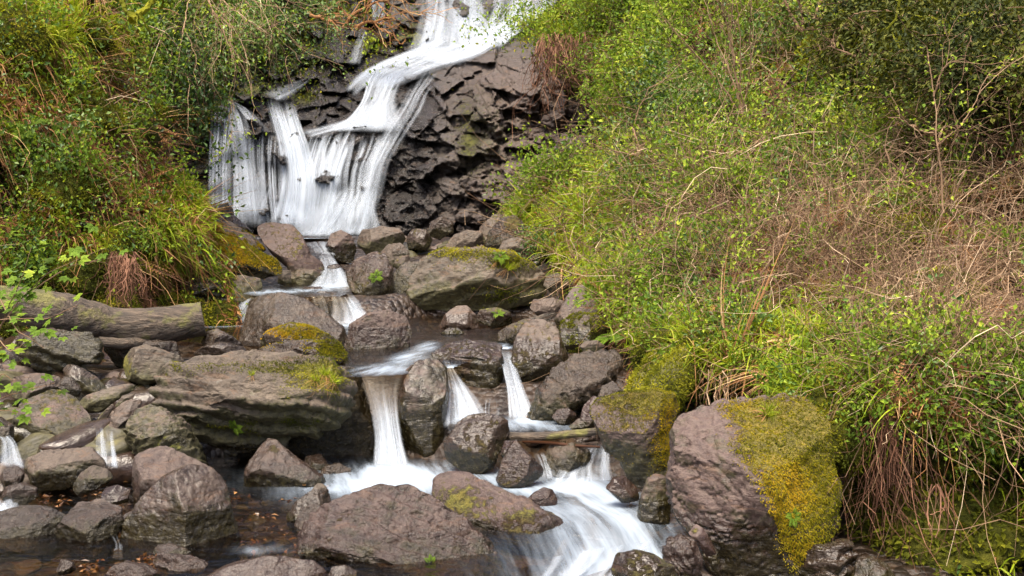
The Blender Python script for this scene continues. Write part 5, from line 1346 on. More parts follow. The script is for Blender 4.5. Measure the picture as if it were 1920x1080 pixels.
# ------------------------------------------------------------------ logs, branches, shrubs, saplings, tufts
def tube_mesh(path, rad, sides=20, rough=0.06, seed=1, cap=True):
    path = np.asarray(path, float)
    rad = np.asarray(rad, float)
    k = len(path)
    t = unit(np.gradient(path, axis=0))
    a = unit(np.cross(t, np.array([0.1, 0.95, 0.3])))
    b = np.cross(t, a)
    an = np.arange(sides) * 2 * math.pi / sides
    q = path[:, None] + rad[:, None, None] * (np.cos(an)[None, :, None] * a[:, None] + np.sin(an)[None, :, None] * b[:, None])
    n = unit(q - path[:, None])
    m = rad.mean()
    q = q + n * (rough * m * (1.6 * fbm(q / m * 0.5, seed, 3) + 0.9 * fbm(q / m * np.array([0.5, 2.2, 2.2]), seed + 3, 4)))[..., None]
    f = grid_faces(k, sides)
    i = np.arange(k - 1)[:, None] * sides
    last = np.stack([i[:, 0] + sides - 1, i[:, 0], i[:, 0] + sides, i[:, 0] + 2 * sides - 1], 1)
    return q.reshape(-1, 3), np.concatenate([f, last]), q
def log(name, label, cat, px, radpx, mat, seed, n=60, moss=0.5, endmat=None, rough=0.1, sides=24):
    px = interp_poly(px, n)
    path = P(px[:, 0], px[:, 1], px[:, 2])
    rad = np.interp(np.linspace(0, 1, n), np.linspace(0, 1, len(radpx)), radpx) * px[:, 2] / F
    V, f, q = tube_mesh(path, rad, sides, rough, seed)
    root = empty(name, path[n // 2], label, cat)
    off = path[n // 2]
    mk("bark", V - off, f, mat, root, attrs=dict(moss=moss + 0.5 * fbm(V * 3, seed, 3)))
    for j, ring in ((-1, q[-1]), (0, q[0])):
        c = ring.mean(0)
        dirn = unit(path[j] - path[j + (1 if j == 0 else -1)])
        inner = [c + (ring - c) * s + dirn * 0.004 * (1 - s) for s in (1.0, 0.66, 0.33, 0.05)]
        VV = np.concatenate(inner)
        ff = grid_faces(4, sides)
        i = np.arange(3) * sides
        ff = np.concatenate([ff, np.stack([i + sides - 1, i, i + sides, i + 2 * sides - 1], 1)])
        mk("cut_end", VV - off, ff, endmat or mat, root, attrs=dict(moss=np.zeros(len(VV))))
    return root
log("log", "thick weathered fallen log with sawn end lying across the stream's side", "log",
    [(-60, 560, 7.3), (40, 572, 7.5), (130, 592, 7.7), (220, 612, 7.9), (300, 612, 8.0), (381, 598, 8.1)], [30, 34, 40, 36, 34, 30], M_LOG, 5, 110, 0.46, M_LOGEND, 0.17, 48)
log("stick", "straight bare stick wedged across the water between two boulders", "stick",
    [(940, 818, 6.35), (1000, 819, 6.3), (1060, 815, 6.25), (1118, 809, 6.2)], [8, 8, 8, 7], M_LOG, 6, 40, 0.3, M_LOGEND, 0.08, 14)
log("stick", "thin reddish twig lying under the straight bare stick", "stick",
    [(980, 828, 6.3), (1030, 830, 6.25), (1080, 836, 6.2), (1125, 838, 6.2)], [3, 3.5, 3, 2], M_ROOT, 7, 24, 0.0, None, 0.05, 8)
MLOG1 = log("log", "slim moss-covered fallen trunk beside the long dark tilted slab", "log", [(1185, 770, 6.7), (1205, 725, 6.75), (1235, 680, 6.9), (1262, 645, 7.1)], [22, 24, 22, 18], M_MOSSLOG, 8, 40, 0.9, None, 0.2)
MLOG2 = log("log", "thick moss-covered fallen trunk above the moss-capped boulder", "log", [(1225, 760, 6.3), (1258, 715, 6.45), (1300, 668, 6.7), (1330, 640, 6.9)], [30, 34, 32, 26], M_MOSSLOG, 9, 40, 0.9, None, 0.2)
log("log", "short rotten piece of wood in the dark under the big log", "log", [(185, 640, 7.7), (230, 645, 7.75), (285, 640, 7.9)], [10, 11, 9], M_LOG, 10, 24, 0.2, M_LOGEND, 0.1, 14)

def log_moss(root, n, size, seed, mat):
    bark = [c for c in root.children if c.name.startswith("bark")][0]
    k = len(bark.data.vertices)
    co = np.zeros(k * 3)
    bark.data.vertices.foreach_get("co", co)
    co = co.reshape(-1, 3)
    nr = np.zeros(k * 3)
    bark.data.vertices.foreach_get("normal", nr)
    nr = nr.reshape(-1, 3)
    r = rs(seed)
    j = r.randint(0, k, n)
    p = co[j] + r.normal(0, 0.012, (n, 3))
    vb = VB(seed)
    vb.leaves(p, nr[j] + r.normal(0, 0.5, (n, 3)) + np.array([0, 0, -0.2]), size * r.uniform(0.5, 1.3, n), size * 0.45, nr[j], lv=np.clip(0.5 + 1.2 * fbm(p * 5, seed, 3) + r.normal(0, 0.15, n), 0, 1))
    vb.build("moss", mat, root)
log_moss(MLOG1, 9000, 0.022, 91, M_MOSSG)
log_moss(MLOG2, 14000, 0.020, 92, M_MOSSG)

def branching(r, root_name, label, cat, mains, twig_n, twig_L, rad0, mat, leaf=None, group=None, sub=1.0, droop=0.2, stem_name="stem", spread=0.8, bend=0.10):
    """mains: photo polylines (u, v, Y) of the main stems, each a part; side twigs are part of their stem; leaves one part."""
    loc = P(*mains[0][0])
    root = empty(root_name, loc, label, cat, group)
    tips, dirs = [], []
    for pl in mains:
        n = 26
        q = interp_poly(pl, n)
        path = P(q[:, 0], q[:, 1], q[:, 2])
        k = q[:, 2].mean() / 8.0
        path = path + np.cumsum(r.normal(0, 0.012 * k, path.shape), 0) * bend * 4
        vb = VB(r.randint(1 << 20))
        rad = rad0 * np.linspace(1, 0.35, n)
        lvv = np.full(1, r.uniform(0.45, 0.75))
        vb.tubes(path[None], rad[None], lv=lvv, sides=6)
        tan = unit(np.gradient(path, axis=0))
        for lvl in range(2):
            m = twig_n if lvl == 0 else twig_n * 3
            if lvl == 0:
                j = r.randint(int(n * 0.2), n, m)
                p0, d0, Lq = path[j], tan[j], twig_L
            else:
                j = r.randint(0, len(tips0), m)
                w = r.randint(2, 8, m)
                p0, d0, Lq = tips0[j, w], unit(tips0[j, w] - tips0[j, w - 1]), twig_L * 0.5
            d = d0 + r.normal(0, spread, (m, 3)) * 0.8
            cv = curves(r, p0, d, Lq * r.uniform(0.4, 1.2, m), k=8, droop=droop, wig=0.15)
            rr = rad0 * (0.38 if lvl == 0 else 0.22) * np.linspace(1, 0.4, 8)[None] * r.uniform(0.7, 1.3, m)[:, None]
            vb.tubes(cv, rr, lv=np.clip(lvv + r.normal(0, 0.12, m), 0, 1))
            if lvl == 0:
                tips0 = cv
            tips.append(cv.reshape(-1, 3))
            dirs.append(np.repeat(d, 8, 0))
        vb.build(stem_name, mat, root, off=loc)
    if leaf is not None:
        lm, cnt, size, asp, jit = leaf
        T, Dn = np.concatenate(tips), np.concatenate(dirs)
        j = r.randint(0, len(T), cnt)
        p = T[j] + r.normal(0, jit, (cnt, 3))
        d = unit(Dn[j]) * 0.5 + r.normal(0, 0.7, (cnt, 3)) + np.array([0, -0.15, -0.05])
        vb = VB(r.randint(1 << 20))
        L = size * r.uniform(0.6, 1.3, cnt)
        vb.leaves(p, d, L, L * asp, np.array([0, -0.35, 0.9]) + r.normal(0, 0.4, (cnt, 3)), lv=np.clip(0.55 + 0.9 * fbm(p * 1.6, 5, 3) + r.normal(0, 0.2, cnt), 0, 1))
        vb.build("foliage", lm, root, off=loc)
    return root
R_ = rs(321)
def fanstems(u, v, Y, targets):
    return [[(u, v, Y), ((u * 0.5 + tu * 0.5) + R_.uniform(-8, 8), v * 0.5 + tv * 0.5 + R_.uniform(-8, 8), Y * 0.5 + ty * 0.5), (tu, tv, ty)] for tu, tv, ty in targets]
# --- by the thin fall
branching(R_, "bush", "dense small-leaved evergreen bush draped down the bank beside the thin fall", "bush", fanstems(330, 10, 13.0, [(300, 110, 12.2), (330, 150, 12.1), (370, 190, 12.6), (310, 180, 11.6), (390, 110, 12.8), (280, 60, 12.0)]), 9, 0.7, 0.014, M_TWIG, (M_IVY, 5200, 0.062, 0.55, 0.10), droop=0.35)
branching(R_, "bush", "grey-green bush arching over the dark mossy gully towards the waterfall", "bush", fanstems(380, -60, 14.5, [(470, 30, 14.0), (540, 50, 14.2), (590, 20, 14.6), (500, -10, 14.0), (430, 70, 13.6), (560, -30, 14.8)]), 9, 0.9, 0.016, M_TWIG, (M_IVY, 3800, 0.062, 0.55, 0.08), droop=0.25)
branching(R_, "bush", "bare tan shrub hanging its leafless twigs over the gully", "bush", fanstems(370, -40, 12.6, [(420, 60, 12.0), (440, 110, 11.8), (500, 60, 12.0), (540, 20, 12.2), (460, 140, 12.2), (340, 60, 11.6)]), 6, 0.8, 0.010, M_TWIG, (M_LEAF, 900, 0.045, 0.55, 0.05), droop=0.4, spread=0.8)
branching(R_, "tree", "forked mossy branch of a tree leaning out over the grassy bank", "tree", [[(215, -40, 10.4), (228, 5, 10.3), (245, 40, 10.3)], [(245, 40, 10.3), (265, 15, 10.4), (290, -20, 10.6)]], 2, 0.3, 0.045, M_MOSSG, stem_name="branch")
branching(R_, "fallen_branch", "fallen orange-brown branch with a spray of twigs at the waterfall's crest", "branch", [[(575, 24, 22.2), (605, 36, 22.0), (640, 48, 21.8), (672, 58, 21.8)], [(640, 48, 21.8), (670, 25, 21.7), (720, 8, 21.6)], [(668, 56, 21.8), (690, 40, 21.7), (735, 30, 21.6)]], 12, 0.9, 0.040, M_DEAD, droop=0.1, spread=0.7, stem_name="branch")
# --- on the big bank
branching(R_, "bush", "bright green bush on the brow next to the rock wall", "bush", fanstems(1215, 200, 15.2, [(1170, 130, 15.2), (1190, 80, 15.0), (1230, 60, 15.0), (1260, 110, 14.2), (1240, 170, 13.8), (1190, 160, 14.8)]), 9, 0.8, 0.014, M_TWIG, (M_LEAF, 4600, 0.075, 0.45, 0.10), droop=0.15)
branching(R_, "bush", "light green bush behind the bright one on the brow", "bush", fanstems(1170, 70, 18.5, [(1130, 20, 18.5), (1160, -20, 18.2), (1200, -20, 18.0), (1230, 30, 17.4), (1120, 50, 18.6)]), 9, 0.9, 0.016, M_TWIG, (M_LEAF, 3600, 0.085, 0.5, 0.12), droop=0.15)
branching(R_, "bush", "broad dark evergreen bush below the pale fan of saplings", "bush", fanstems(1280, 250, 12.9, [(1230, 180, 13.0), (1270, 150, 12.8), (1320, 180, 12.4), (1340, 230, 12.0), (1230, 260, 12.6)]), 9, 0.65, 0.012, M_TWIG, (M_IVY, 4200, 0.068, 0.5, 0.09), droop=0.15)
branching(R_, "bush", "yellowish bush among the saplings at the top of the bank", "bush", fanstems(1300, 40, 16.0, [(1250, -20, 16.2), (1300, -40, 16.0), (1350, 0, 15.0), (1340, 60, 14.4), (1240, 40, 16.0)]), 8, 0.9, 0.016, M_TWIG, (M_LEAF, 3600, 0.080, 0.5, 0.12), droop=0.15)
branching(R_, "sapling", "pale many-stemmed leafless sapling fanning up from the bank", "sapling", fanstems(1392, 215, 11.6, [(1300, -30, 11.8), (1340, -40, 11.6), (1380, -40, 11.4), (1410, -30, 11.2), (1362, -40, 11.5), (1240, 20, 12.0)]), 7, 0.9, 0.0095, M_TWIG, (M_LEAF, 500, 0.045, 0.6, 0.04), droop=0.05, spread=0.35, stem_name="trunk")
branching(R_, "sapling", "thin pale crooked sapling standing alone above the twig thicket", "sapling", [[(1182, 345, 12.0), (1183, 270, 11.9), (1190, 220, 11.9), (1212, 170, 11.9), (1260, 140, 12.0)], [(1186, 240, 11.9), (1200, 290, 11.5), (1080, 258, 11.8)], [(1183, 290, 11.9), (1230, 240, 11.8), (1290, 215, 11.8)]], 6, 0.7, 0.010, M_TWIG, (M_LEAF, 300, 0.04, 0.6, 0.04), droop=0.1, spread=0.5, stem_name="trunk")
branching(R_, "sapling", "slender forked sapling rising through brambles in front of the mossy trees", "sapling", [[(1768, 400, 7.2), (1758, 290, 7.2), (1752, 180, 7.3), (1738, 90, 7.4)], [(1752, 250, 7.2), (1690, 222, 7.0), (1660, 218, 7.0)], [(1752, 180, 7.3), (1775, 120, 7.3), (1810, 105, 7.3)], [(1760, 270, 7.2), (1800, 240, 7.1), (1850, 180, 7.1)]], 6, 0.55, 0.0075, M_TWIG, (M_LEAF, 250, 0.035, 0.6, 0.03), droop=0.1, spread=0.5, stem_name="trunk")
branching(R_, "bush", "leafless brown shrub with three dark stems high on the bank", "bush", [[(1505, 60, 12.5), (1480, 20, 12.5), (1455, -40, 12.5)], [(1505, 60, 12.5), (1500, 0, 12.5), (1490, -50, 12.5)], [(1508, 60, 12.5), (1540, 20, 12.2), (1560, -30, 12.2)]], 8, 0.7, 0.022, M_TWIG, (M_LEAF, 500, 0.05, 0.6, 0.05), droop=0.1, spread=0.5)
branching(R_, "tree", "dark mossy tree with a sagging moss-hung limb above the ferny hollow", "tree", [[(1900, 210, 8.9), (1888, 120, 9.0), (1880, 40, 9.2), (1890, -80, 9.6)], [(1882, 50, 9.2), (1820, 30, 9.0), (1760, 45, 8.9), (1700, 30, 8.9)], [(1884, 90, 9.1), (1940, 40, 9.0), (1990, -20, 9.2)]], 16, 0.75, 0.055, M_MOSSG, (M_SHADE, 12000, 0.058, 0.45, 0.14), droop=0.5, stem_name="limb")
branching(R_, "tree", "twisting bare mossy bough reaching across the shade at the bank's top", "tree", [[(1760, 20, 9.6), (1720, 42, 9.5), (1670, 20, 9.5), (1600, 30, 9.6)], [(1700, 60, 9.2), (1680, 95, 9.0), (1620, 105, 9.1), (1560, 85, 9.4)]], 7, 0.5, 0.016, M_TWIG, droop=0.15, stem_name="limb")
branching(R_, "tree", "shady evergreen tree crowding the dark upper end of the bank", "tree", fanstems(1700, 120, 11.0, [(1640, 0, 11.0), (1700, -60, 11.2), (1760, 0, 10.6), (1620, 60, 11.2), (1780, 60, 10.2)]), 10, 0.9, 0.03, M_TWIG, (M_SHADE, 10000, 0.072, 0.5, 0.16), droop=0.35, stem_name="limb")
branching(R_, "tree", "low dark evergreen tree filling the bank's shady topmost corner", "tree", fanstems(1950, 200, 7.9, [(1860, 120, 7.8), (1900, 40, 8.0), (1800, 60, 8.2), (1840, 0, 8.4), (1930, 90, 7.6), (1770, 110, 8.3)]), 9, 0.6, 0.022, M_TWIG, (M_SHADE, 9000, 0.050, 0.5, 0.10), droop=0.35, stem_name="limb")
# --- small near sprays of sycamore leaves
def maple_spray(label, mains, cnt, size, seed, names="seedling"):
    r = rs(seed)
    loc = P(*mains[0][0])
    root = empty(names, loc, label, "seedling")
    pts = []
    for pl in mains:
        q = interp_poly(pl, 20)
        path = P(q[:, 0], q[:, 1], q[:, 2]) + np.cumsum(r.normal(0, 0.002, (20, 3)), 0)
        vb = VB(seed)
        vb.tubes(path[None], (0.0035 * np.linspace(1, 0.4, 20))[None], lv=np.array([0.5]), sides=5)
        vb.build("stem", M_TWIG, root, off=loc)
        pts.append(path[5:])
    T = np.concatenate(pts)
    vb = VB(seed + 1)
    lob = np.array([-1.5, -0.85, 0, 0.85, 1.5])
    for i in range(cnt):
        c = T[r.randint(len(T))] + r.normal(0, 0.045, 3)
        up = unit(np.array([r.normal(0, 0.35), -0.55 + r.normal(0, 0.3), 0.9]))
        ax = unit(np.cross(np.cross(up, np.array([r.normal(0, 1), r.normal(0, 0.4), -0.5])), up))
        sd_ = np.cross(up, ax)
        s = size * r.uniform(0.55, 1.25)
        dl = np.cos(lob)[:, None] * ax + np.sin(lob)[:, None] * sd_
        vb.leaves(np.repeat(c[None], 5, 0), dl, s * np.array([0.6, 0.85, 1.0, 0.85, 0.6]), s * np.array([0.42, 0.5, 0.55, 0.5, 0.42]), up, lv=np.full(5, np.clip(r.normal(0.42, 0.2), 0, 1)), fold=0.1)
    vb.build("foliage", M_LEAF, root, off=loc)
    return root
maple_spray("spray of lobed young leaves on a thin arching stem above the log", [[(-20, 640, 5.2), (40, 560, 5.2), (90, 510, 5.2), (200, 465, 5.3)], [(0, 620, 5.2), (40, 520, 5.1), (60, 460, 5.1)], [(60, 545, 5.2), (130, 500, 5.2), (235, 480, 5.3)]], 46, 0.055, 51)
maple_spray("drooping lobed leaves hanging over the log's mossy end", [[(-20, 600, 5.0), (40, 600, 5.0), (90, 600, 5.0), (140, 575, 5.0)], [(0, 560, 5.0), (30, 620, 4.9), (80, 650, 4.9)], [(-20, 620, 5.0), (20, 660, 4.9), (60, 640, 4.9)]], 34, 0.05, 52)
maple_spray("low spray of pale lobed leaves in front of the wedge boulder", [[(-30, 760, 4.8), (20, 740, 4.8), (60, 725, 4.8), (100, 715, 4.8)], [(-20, 770, 4.8), (10, 770, 4.8), (45, 780, 4.8)], [(-20, 720, 4.8), (10, 700, 4.8), (30, 720, 4.8)]], 30, 0.045, 53)

# --- prototypes of small plants; each copy is an object of its own
USED = set()
def bramble(seed, n_st, n_lf, mat, size):
    r = rs(seed)
    st, lf = VB(seed), VB(seed + 1)
    a = r.uniform(0, 2 * math.pi, n_st)
    d = np.stack([np.cos(a) * 0.8, np.sin(a) * 0.8, r.uniform(0.5, 1.3, n_st)], 1)
    cv = curves(r, d * 0.03, d, r.uniform(0.3, 0.7, n_st), k=9, droop=0.6, wig=0.12)
    st.tubes(cv, 0.0032 * np.linspace(1, 0.4, 9)[None] * np.ones((n_st, 1)), lv=np.clip(r.normal(0.45, 0.15, n_st), 0, 1))
    j, k = r.randint(0, n_st, n_lf), r.randint(3, 9, n_lf)
    p = cv[j, k] + r.normal(0, 0.045, (n_lf, 3))
    L = size * r.uniform(0.6, 1.3, n_lf)
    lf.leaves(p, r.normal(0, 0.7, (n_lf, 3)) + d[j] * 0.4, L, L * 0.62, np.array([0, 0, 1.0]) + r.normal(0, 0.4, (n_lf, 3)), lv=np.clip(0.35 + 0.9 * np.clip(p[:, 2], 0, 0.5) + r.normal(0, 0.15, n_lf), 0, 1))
    return [("stems", st, M_TWIG), ("foliage", lf, mat)]
def mound(seed, n, mat):
    r = rs(seed)
    v, f = ico(4)
    p = v * np.array([0.26, 0.22, 0.15]) * (1 + 0.55 * fbm(v * 1.6 + seed, seed, 3))[:, None]
    nn = vnormals(p, f)
    vb = VB(seed)
    up = np.where(p[:, 2] > -0.04)[0]
    j = up[r.randint(0, len(up), n)]
    q = p[j] + r.normal(0, 0.012, (n, 3))
    vb.leaves(q, nn[j] + r.normal(0, 0.5, (n, 3)) + np.array([0, 0, -0.25]), 0.026 * r.uniform(0.5, 1.3, n), 0.012, nn[j], lv=np.clip(0.5 + 1.2 * fbm(q * 6, seed, 3) + r.normal(0, 0.14, n), 0, 1))
    return p, f, vb
def proto(name, cat, parts):
    root = empty(name, (0, 0, 0), None, cat)
    if name == "moss_mound":
        p, f, vb = parts
        mk("core", p * 0.97, f, M_SOIL, root, attrs=dict(moss=np.ones(len(p))))
        vb.build("moss", M_MOSSG, root)
        return root
    for pn, vb, m in parts:
        vb.build(pn, m, root)
    return root
def blades_tuft(seed, n, L, W, droop, spread, up=1.0):
    r = rs(seed)
    vb = VB(seed)
    a = r.uniform(0, 2 * math.pi, n)
    d = np.stack([np.cos(a) * spread * r.uniform(0.3, 1.2, n), np.sin(a) * spread * r.uniform(0.3, 1.2, n), np.full(n, up)], 1)
    p = np.stack([np.cos(a), np.sin(a), 0 * a], 1) * r.uniform(0, 0.03, n)[:, None]
    vb.blades(p, d, L * r.uniform(0.6, 1.15, n), W * r.uniform(0.7, 1.2, n), droop=r.uniform(*droop, n), lv=np.clip(r.normal(0.6, 0.18, n), 0, 1), seg=6)
    return vb
def dead_skirt(seed, n, L, W):
    r = rs(seed)
    vb = VB(seed)
    a = r.uniform(0, 2 * math.pi, n)
    d = np.stack([np.cos(a), np.sin(a), r.uniform(-0.3, 0.5, n)], 1)
    vb.blades(d * 0.02, d, L * r.uniform(0.5, 1.2, n), W * r.uniform(0.7, 1.2, n), droop=r.uniform(0.8, 1.6, n), lv=np.clip(r.normal(0.6, 0.2, n), 0, 1), seg=5)
    return vb
rush = [proto("woodrush_tuft", "grass tuft", [("blades", blades_tuft(60 + i, 60, 0.34, 0.015, (0.5, 1.3), 0.6), M_GRASS), ("dead_blades", dead_skirt(70 + i, 34, 0.30, 0.013), M_DEAD)]) for i in range(3)]
tuft = [proto("grass_tuft", "grass tuft", [("blades", blades_tuft(80 + i, 70, 0.24, 0.006, (0.3, 1.0), 0.5), M_GRASS), ("dead_blades", dead_skirt(90 + i, 30, 0.2, 0.005), M_DEAD)]) for i in range(3)]
def fern_vb(seed, nf, L, mat_wide=1.0, droop=0.6, flat=0.9):
    r = rs(seed)
    vb = VB(seed)
    for i in range(nf):
        a = 2 * math.pi * i / nf + r.uniform(-0.3, 0.3)
        LL = L * r.uniform(0.7, 1.15)
        k = 26
        s = np.linspace(0, 1, k)
        d = np.array([math.cos(a) * flat, math.sin(a) * flat, 0.8])
        d /= np.linalg.norm(d)
        path = d[None] * LL * s[:, None] + np.array([0, 0, -1.0]) * droop * LL * (s ** 2)[:, None]
        vb.tubes(path[None], (0.0022 * np.linspace(1, 0.3, k))[None], lv=np.array([0.25]))
        t = unit(np.gradient(path, axis=0))
        side = unit(np.cross(t, np.array([0, 0, 1.0])))
        w = LL * 0.26 * mat_wide * np.sin(np.clip(s * 1.02 + 0.06, 0, 1) * math.pi) ** 0.8 * (1 - 0.45 * s)
        lv = np.clip(r.normal(0.40, 0.1) + r.normal(0, 0.06, k), 0, 1)
        for sg in (-1, 1):
            vb.leaves(path[3:], side[3:] * sg + t[3:] * 0.45 + np.array([0, 0, -0.12]), w[3:] + 0.004, LL * 0.042, np.cross(side, t)[3:], lv=lv[3:], fold=0.1)
    return vb
fern = [proto("fern", "fern", [("fronds", fern_vb(100 + i, 7, 0.34), M_LEAF)]) for i in range(2)]
dfern = [proto("dead_fern", "dead fern", [("fronds", fern_vb(110 + i, 12, 0.42, 0.7, 1.5), M_DEAD), ("stalks", dead_skirt(115 + i, 50, 0.42, 0.006), M_ROOT)]) for i in range(2)]

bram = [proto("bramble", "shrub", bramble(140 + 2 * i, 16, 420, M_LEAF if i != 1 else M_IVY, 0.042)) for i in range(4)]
mnd = [proto("moss_mound", "moss", mound(160 + i, 2600, M_MOSSG)) for i in range(3)]

def stand(pl, S, u, v, sc, label, group=None, lean=0.5, dy=0.0, rz=None, at=None):
    p = S(np.array([u]), np.array([v]))[0] if at is None else np.array(at)
    n = S.normal(np.array([u]), np.array([v]))[0] if S is not None else np.array([0, -0.3, 0.95])
    pr = pl[R_.randint(len(pl))]
    o = place(pr, USED, p + n * 0.01 + np.array([0, dy, 0]), sc, n, R_.uniform(0, 6.28) if rz is None else rz, lean)
    return tag(o, label, None, group)
class FreeS:
    def normal(self, u, v):
        return np.tile(np.array([0.0, -0.4, 0.9]), (len(u), 1))
FS = FreeS()
def on_rock(pl, label_rock, u, v, sc, label, lean=0.3):
    o, wp, f, N, m = BOULDERS[label_rock]
    uu, vv = UV(wp)
    c = (np.hypot(uu - u, vv - v) < 14)
    if not c.any():
        c = np.hypot(uu - u, vv - v) < 40
    i = np.where(c)[0][np.argmin(wp[c][:, 1])]
    pr = pl[R_.randint(len(pl))]
    return tag(place(pr, USED, wp[i] - N[i] * 0.005, sc, N[i], R_.uniform(0, 6.28), lean), label)
# notable plants one can point to
stand(rush, RB, 1432, 640, 1.6, "big drooping rush tuft overhanging the dark root hollow", lean=0.7)
stand(rush, RB, 1385, 668, 1.3, "brown-skirted rush tuft beside the big drooping one", lean=0.8)
stand(rush, RB, 1480, 590, 1.5, "tall bright rush tuft at the edge of the twig thicket", lean=0.4)
stand(rush, RB, 1505, 640, 1.3, "rush tuft just below the tall bright one", lean=0.4)
stand(rush, LB, 345, 372, 1.5, "lush rush tuft on the brow of the side bank facing the thin fall", lean=0.4)
stand(rush, LB, 378, 400, 1.3, "rush tuft spilling over the side bank's outer edge", lean=0.7)
stand(rush, LB, 300, 480, 1.2, "straw-skirted rush tuft midway down the side bank", lean=0.7)
stand(rush, LB, 155, 520, 1.2, "drooping rush tuft hanging above the log", lean=0.8)
stand(rush, RB, 1090, 455, 1.8, "rush tuft hanging from the grassy brow by the enormous layered boulder", lean=0.6)
stand(rush, RB, 1000, 395, 2.2, "large rush tuft on the nose of the grassy brow", lean=0.6)
stand(fern, RB, 1152, 640, 1.0, "bright green fern over the stream at the bank's foot", lean=0.6)
stand(fern, RB, 1808, 640, 1.1, "yellowed fern hanging in the twig thicket", lean=0.9)
stand(fern, RB, 1600, 905, 0.9, "small fern hanging at the mouth of the dark hollow", lean=0.9)
stand(fern, RB, 1800, 110, 1.9, "dark fern under the moss-hung limb", lean=0.6)
stand(fern, RB, 1560, 200, 1.7, "fern between mossy lumps high on the bank", lean=0.6)
stand(fern, LB, 205, 330, 1.4, "upright green fern amid the side bank's dead bracken", lean=0.3)
stand(fern, LB, 60, 245, 1.5, "fern high on the side bank among ivy", lean=0.6)
stand(dfern, LB, 210, 300, 1.6, "wide mat of dead bracken high on the side bank", lean=0.8)
stand(dfern, LB, 225, 375, 1.5, "dead bracken mat just under the upright green fern", lean=0.9)
stand(dfern, LB, 290, 385, 1.3, "straw-coloured bracken below the lush rush tuft", lean=0.9)
stand(dfern, LB, 120, 200, 1.3, "rusty bracken patch near the top of the side bank", lean=0.8)
stand(dfern, RB, 1085, 110, 2.0, "mass of dead fern and roots hanging over the rock wall's corner", lean=0.9)
stand(dfern, RB, 1125, 125, 2.0, "smaller hanging dead fern next to the rock wall's corner mass", lean=0.9)
stand(dfern, RB, 1670, 760, 0.8, "red-brown dead fern crown above the shaggy root column", lean=0.9)
stand(dfern, RB, 1765, 725, 0.95, "fan of straw-like dead fern stalks above the clover patch", lean=0.8)
stand(dfern, RB, 1850, 470, 1.6, "dead fern heap in the upper twig thicket", lean=0.8)
stand(dfern, RB, 1440, 350, 1.9, "brown dead fern hollow in the middle of the bank", lean=0.8)
stand(dfern, RB, 1860, 300, 1.6, "dead bracken sliding down beneath the dark mossy tree", lean=0.8)
for i_, (u_, v_, s_, l_) in enumerate([(1715, 915, 1.5, "bright moss cushion beneath the clover patch"), (1690, 975, 1.3, "moss cushion by the foot of the shaggy root column"), (1770, 1010, 1.8, "wide moss cushion at the lower edge of the big bank"), (1860, 1020, 1.7, "olive moss cushion in the big bank's lowest corner"), (1590, 790, 1.0, "moss cushion overhanging the giant boulder's shoulder"), (1640, 835, 0.9, "moss lump hanging in the mouth of the dark hollow"), (1560, 145, 2.0, "golden moss lump like a stump high on the bank"), (1605, 170, 1.6, "upright moss lump beside the golden one high on the bank")]):
    stand(mnd, RB, u_, v_, s_, l_, lean=0.5)
L_ = "huge layered boulder overhanging the near fall, grass and moss on its crown"
on_rock(tuft, L_, 612, 690, 0.55, "straw-coloured grass tuft on the layered boulder's crown")
on_rock(tuft, L_, 636, 712, 0.55, "hanging grass tuft on the layered boulder's corner by the fall", 0.7)
on_rock(tuft, L_, 590, 700, 0.42, "short grass tuft behind the straw-coloured one on the layered boulder", 0.5)
on_rock(tuft, L_, 470, 690, 0.32, "tiny grass tuft alone on the layered boulder's flat top", 0.5)
on_rock(fern, L_, 430, 805, 0.3, "tiny fern under the layered boulder's overhang", 0.9)
E_ = "enormous layered boulder with mossy ridge above the still pool"
on_rock(fern, E_, 950, 490, 0.5, "small fern on the enormous boulder's mossy ridge", 0.5)
on_rock(tuft, E_, 965, 505, 0.9, "grass tuft beside the fern on the enormous boulder's ridge", 0.5)
on_rock(tuft, E_, 930, 480, 0.6, "thin grass tuft on the enormous boulder's flat crest", 0.4)
on_rock(fern, "brown boulder with a leafy green patch beside the enormous layered one", 718, 515, 0.42, "leafy fern growing on the brown boulder's flank", 0.7)
G_ = "giant purple boulder half covered by a hanging golden moss curtain"
on_rock(tuft, G_, 1445, 765, 0.6, "pale hanging grass tuft on the giant boulder's top edge", 0.8)
on_rock(fern, G_, 1500, 965, 0.22, "little green fern sprouting from the moss curtain", 0.8)
on_rock(fern, "broad purple-grey boulder with wrinkled flaking top, lowest in the stream", 815, 1045, 0.2, "bright green plantlet on the wrinkled boulder's face", 0.9)
on_rock(tuft, "mound of rock under a bright orange moss blanket", 440, 470, 0.8, "straw tuft on the orange-mossed mound", 0.6)
on_rock(fern, "grassy mossy stone behind the pointed tan stone", 925, 580, 0.35, "little fern on the grassy stone in the still pool", 0.4)
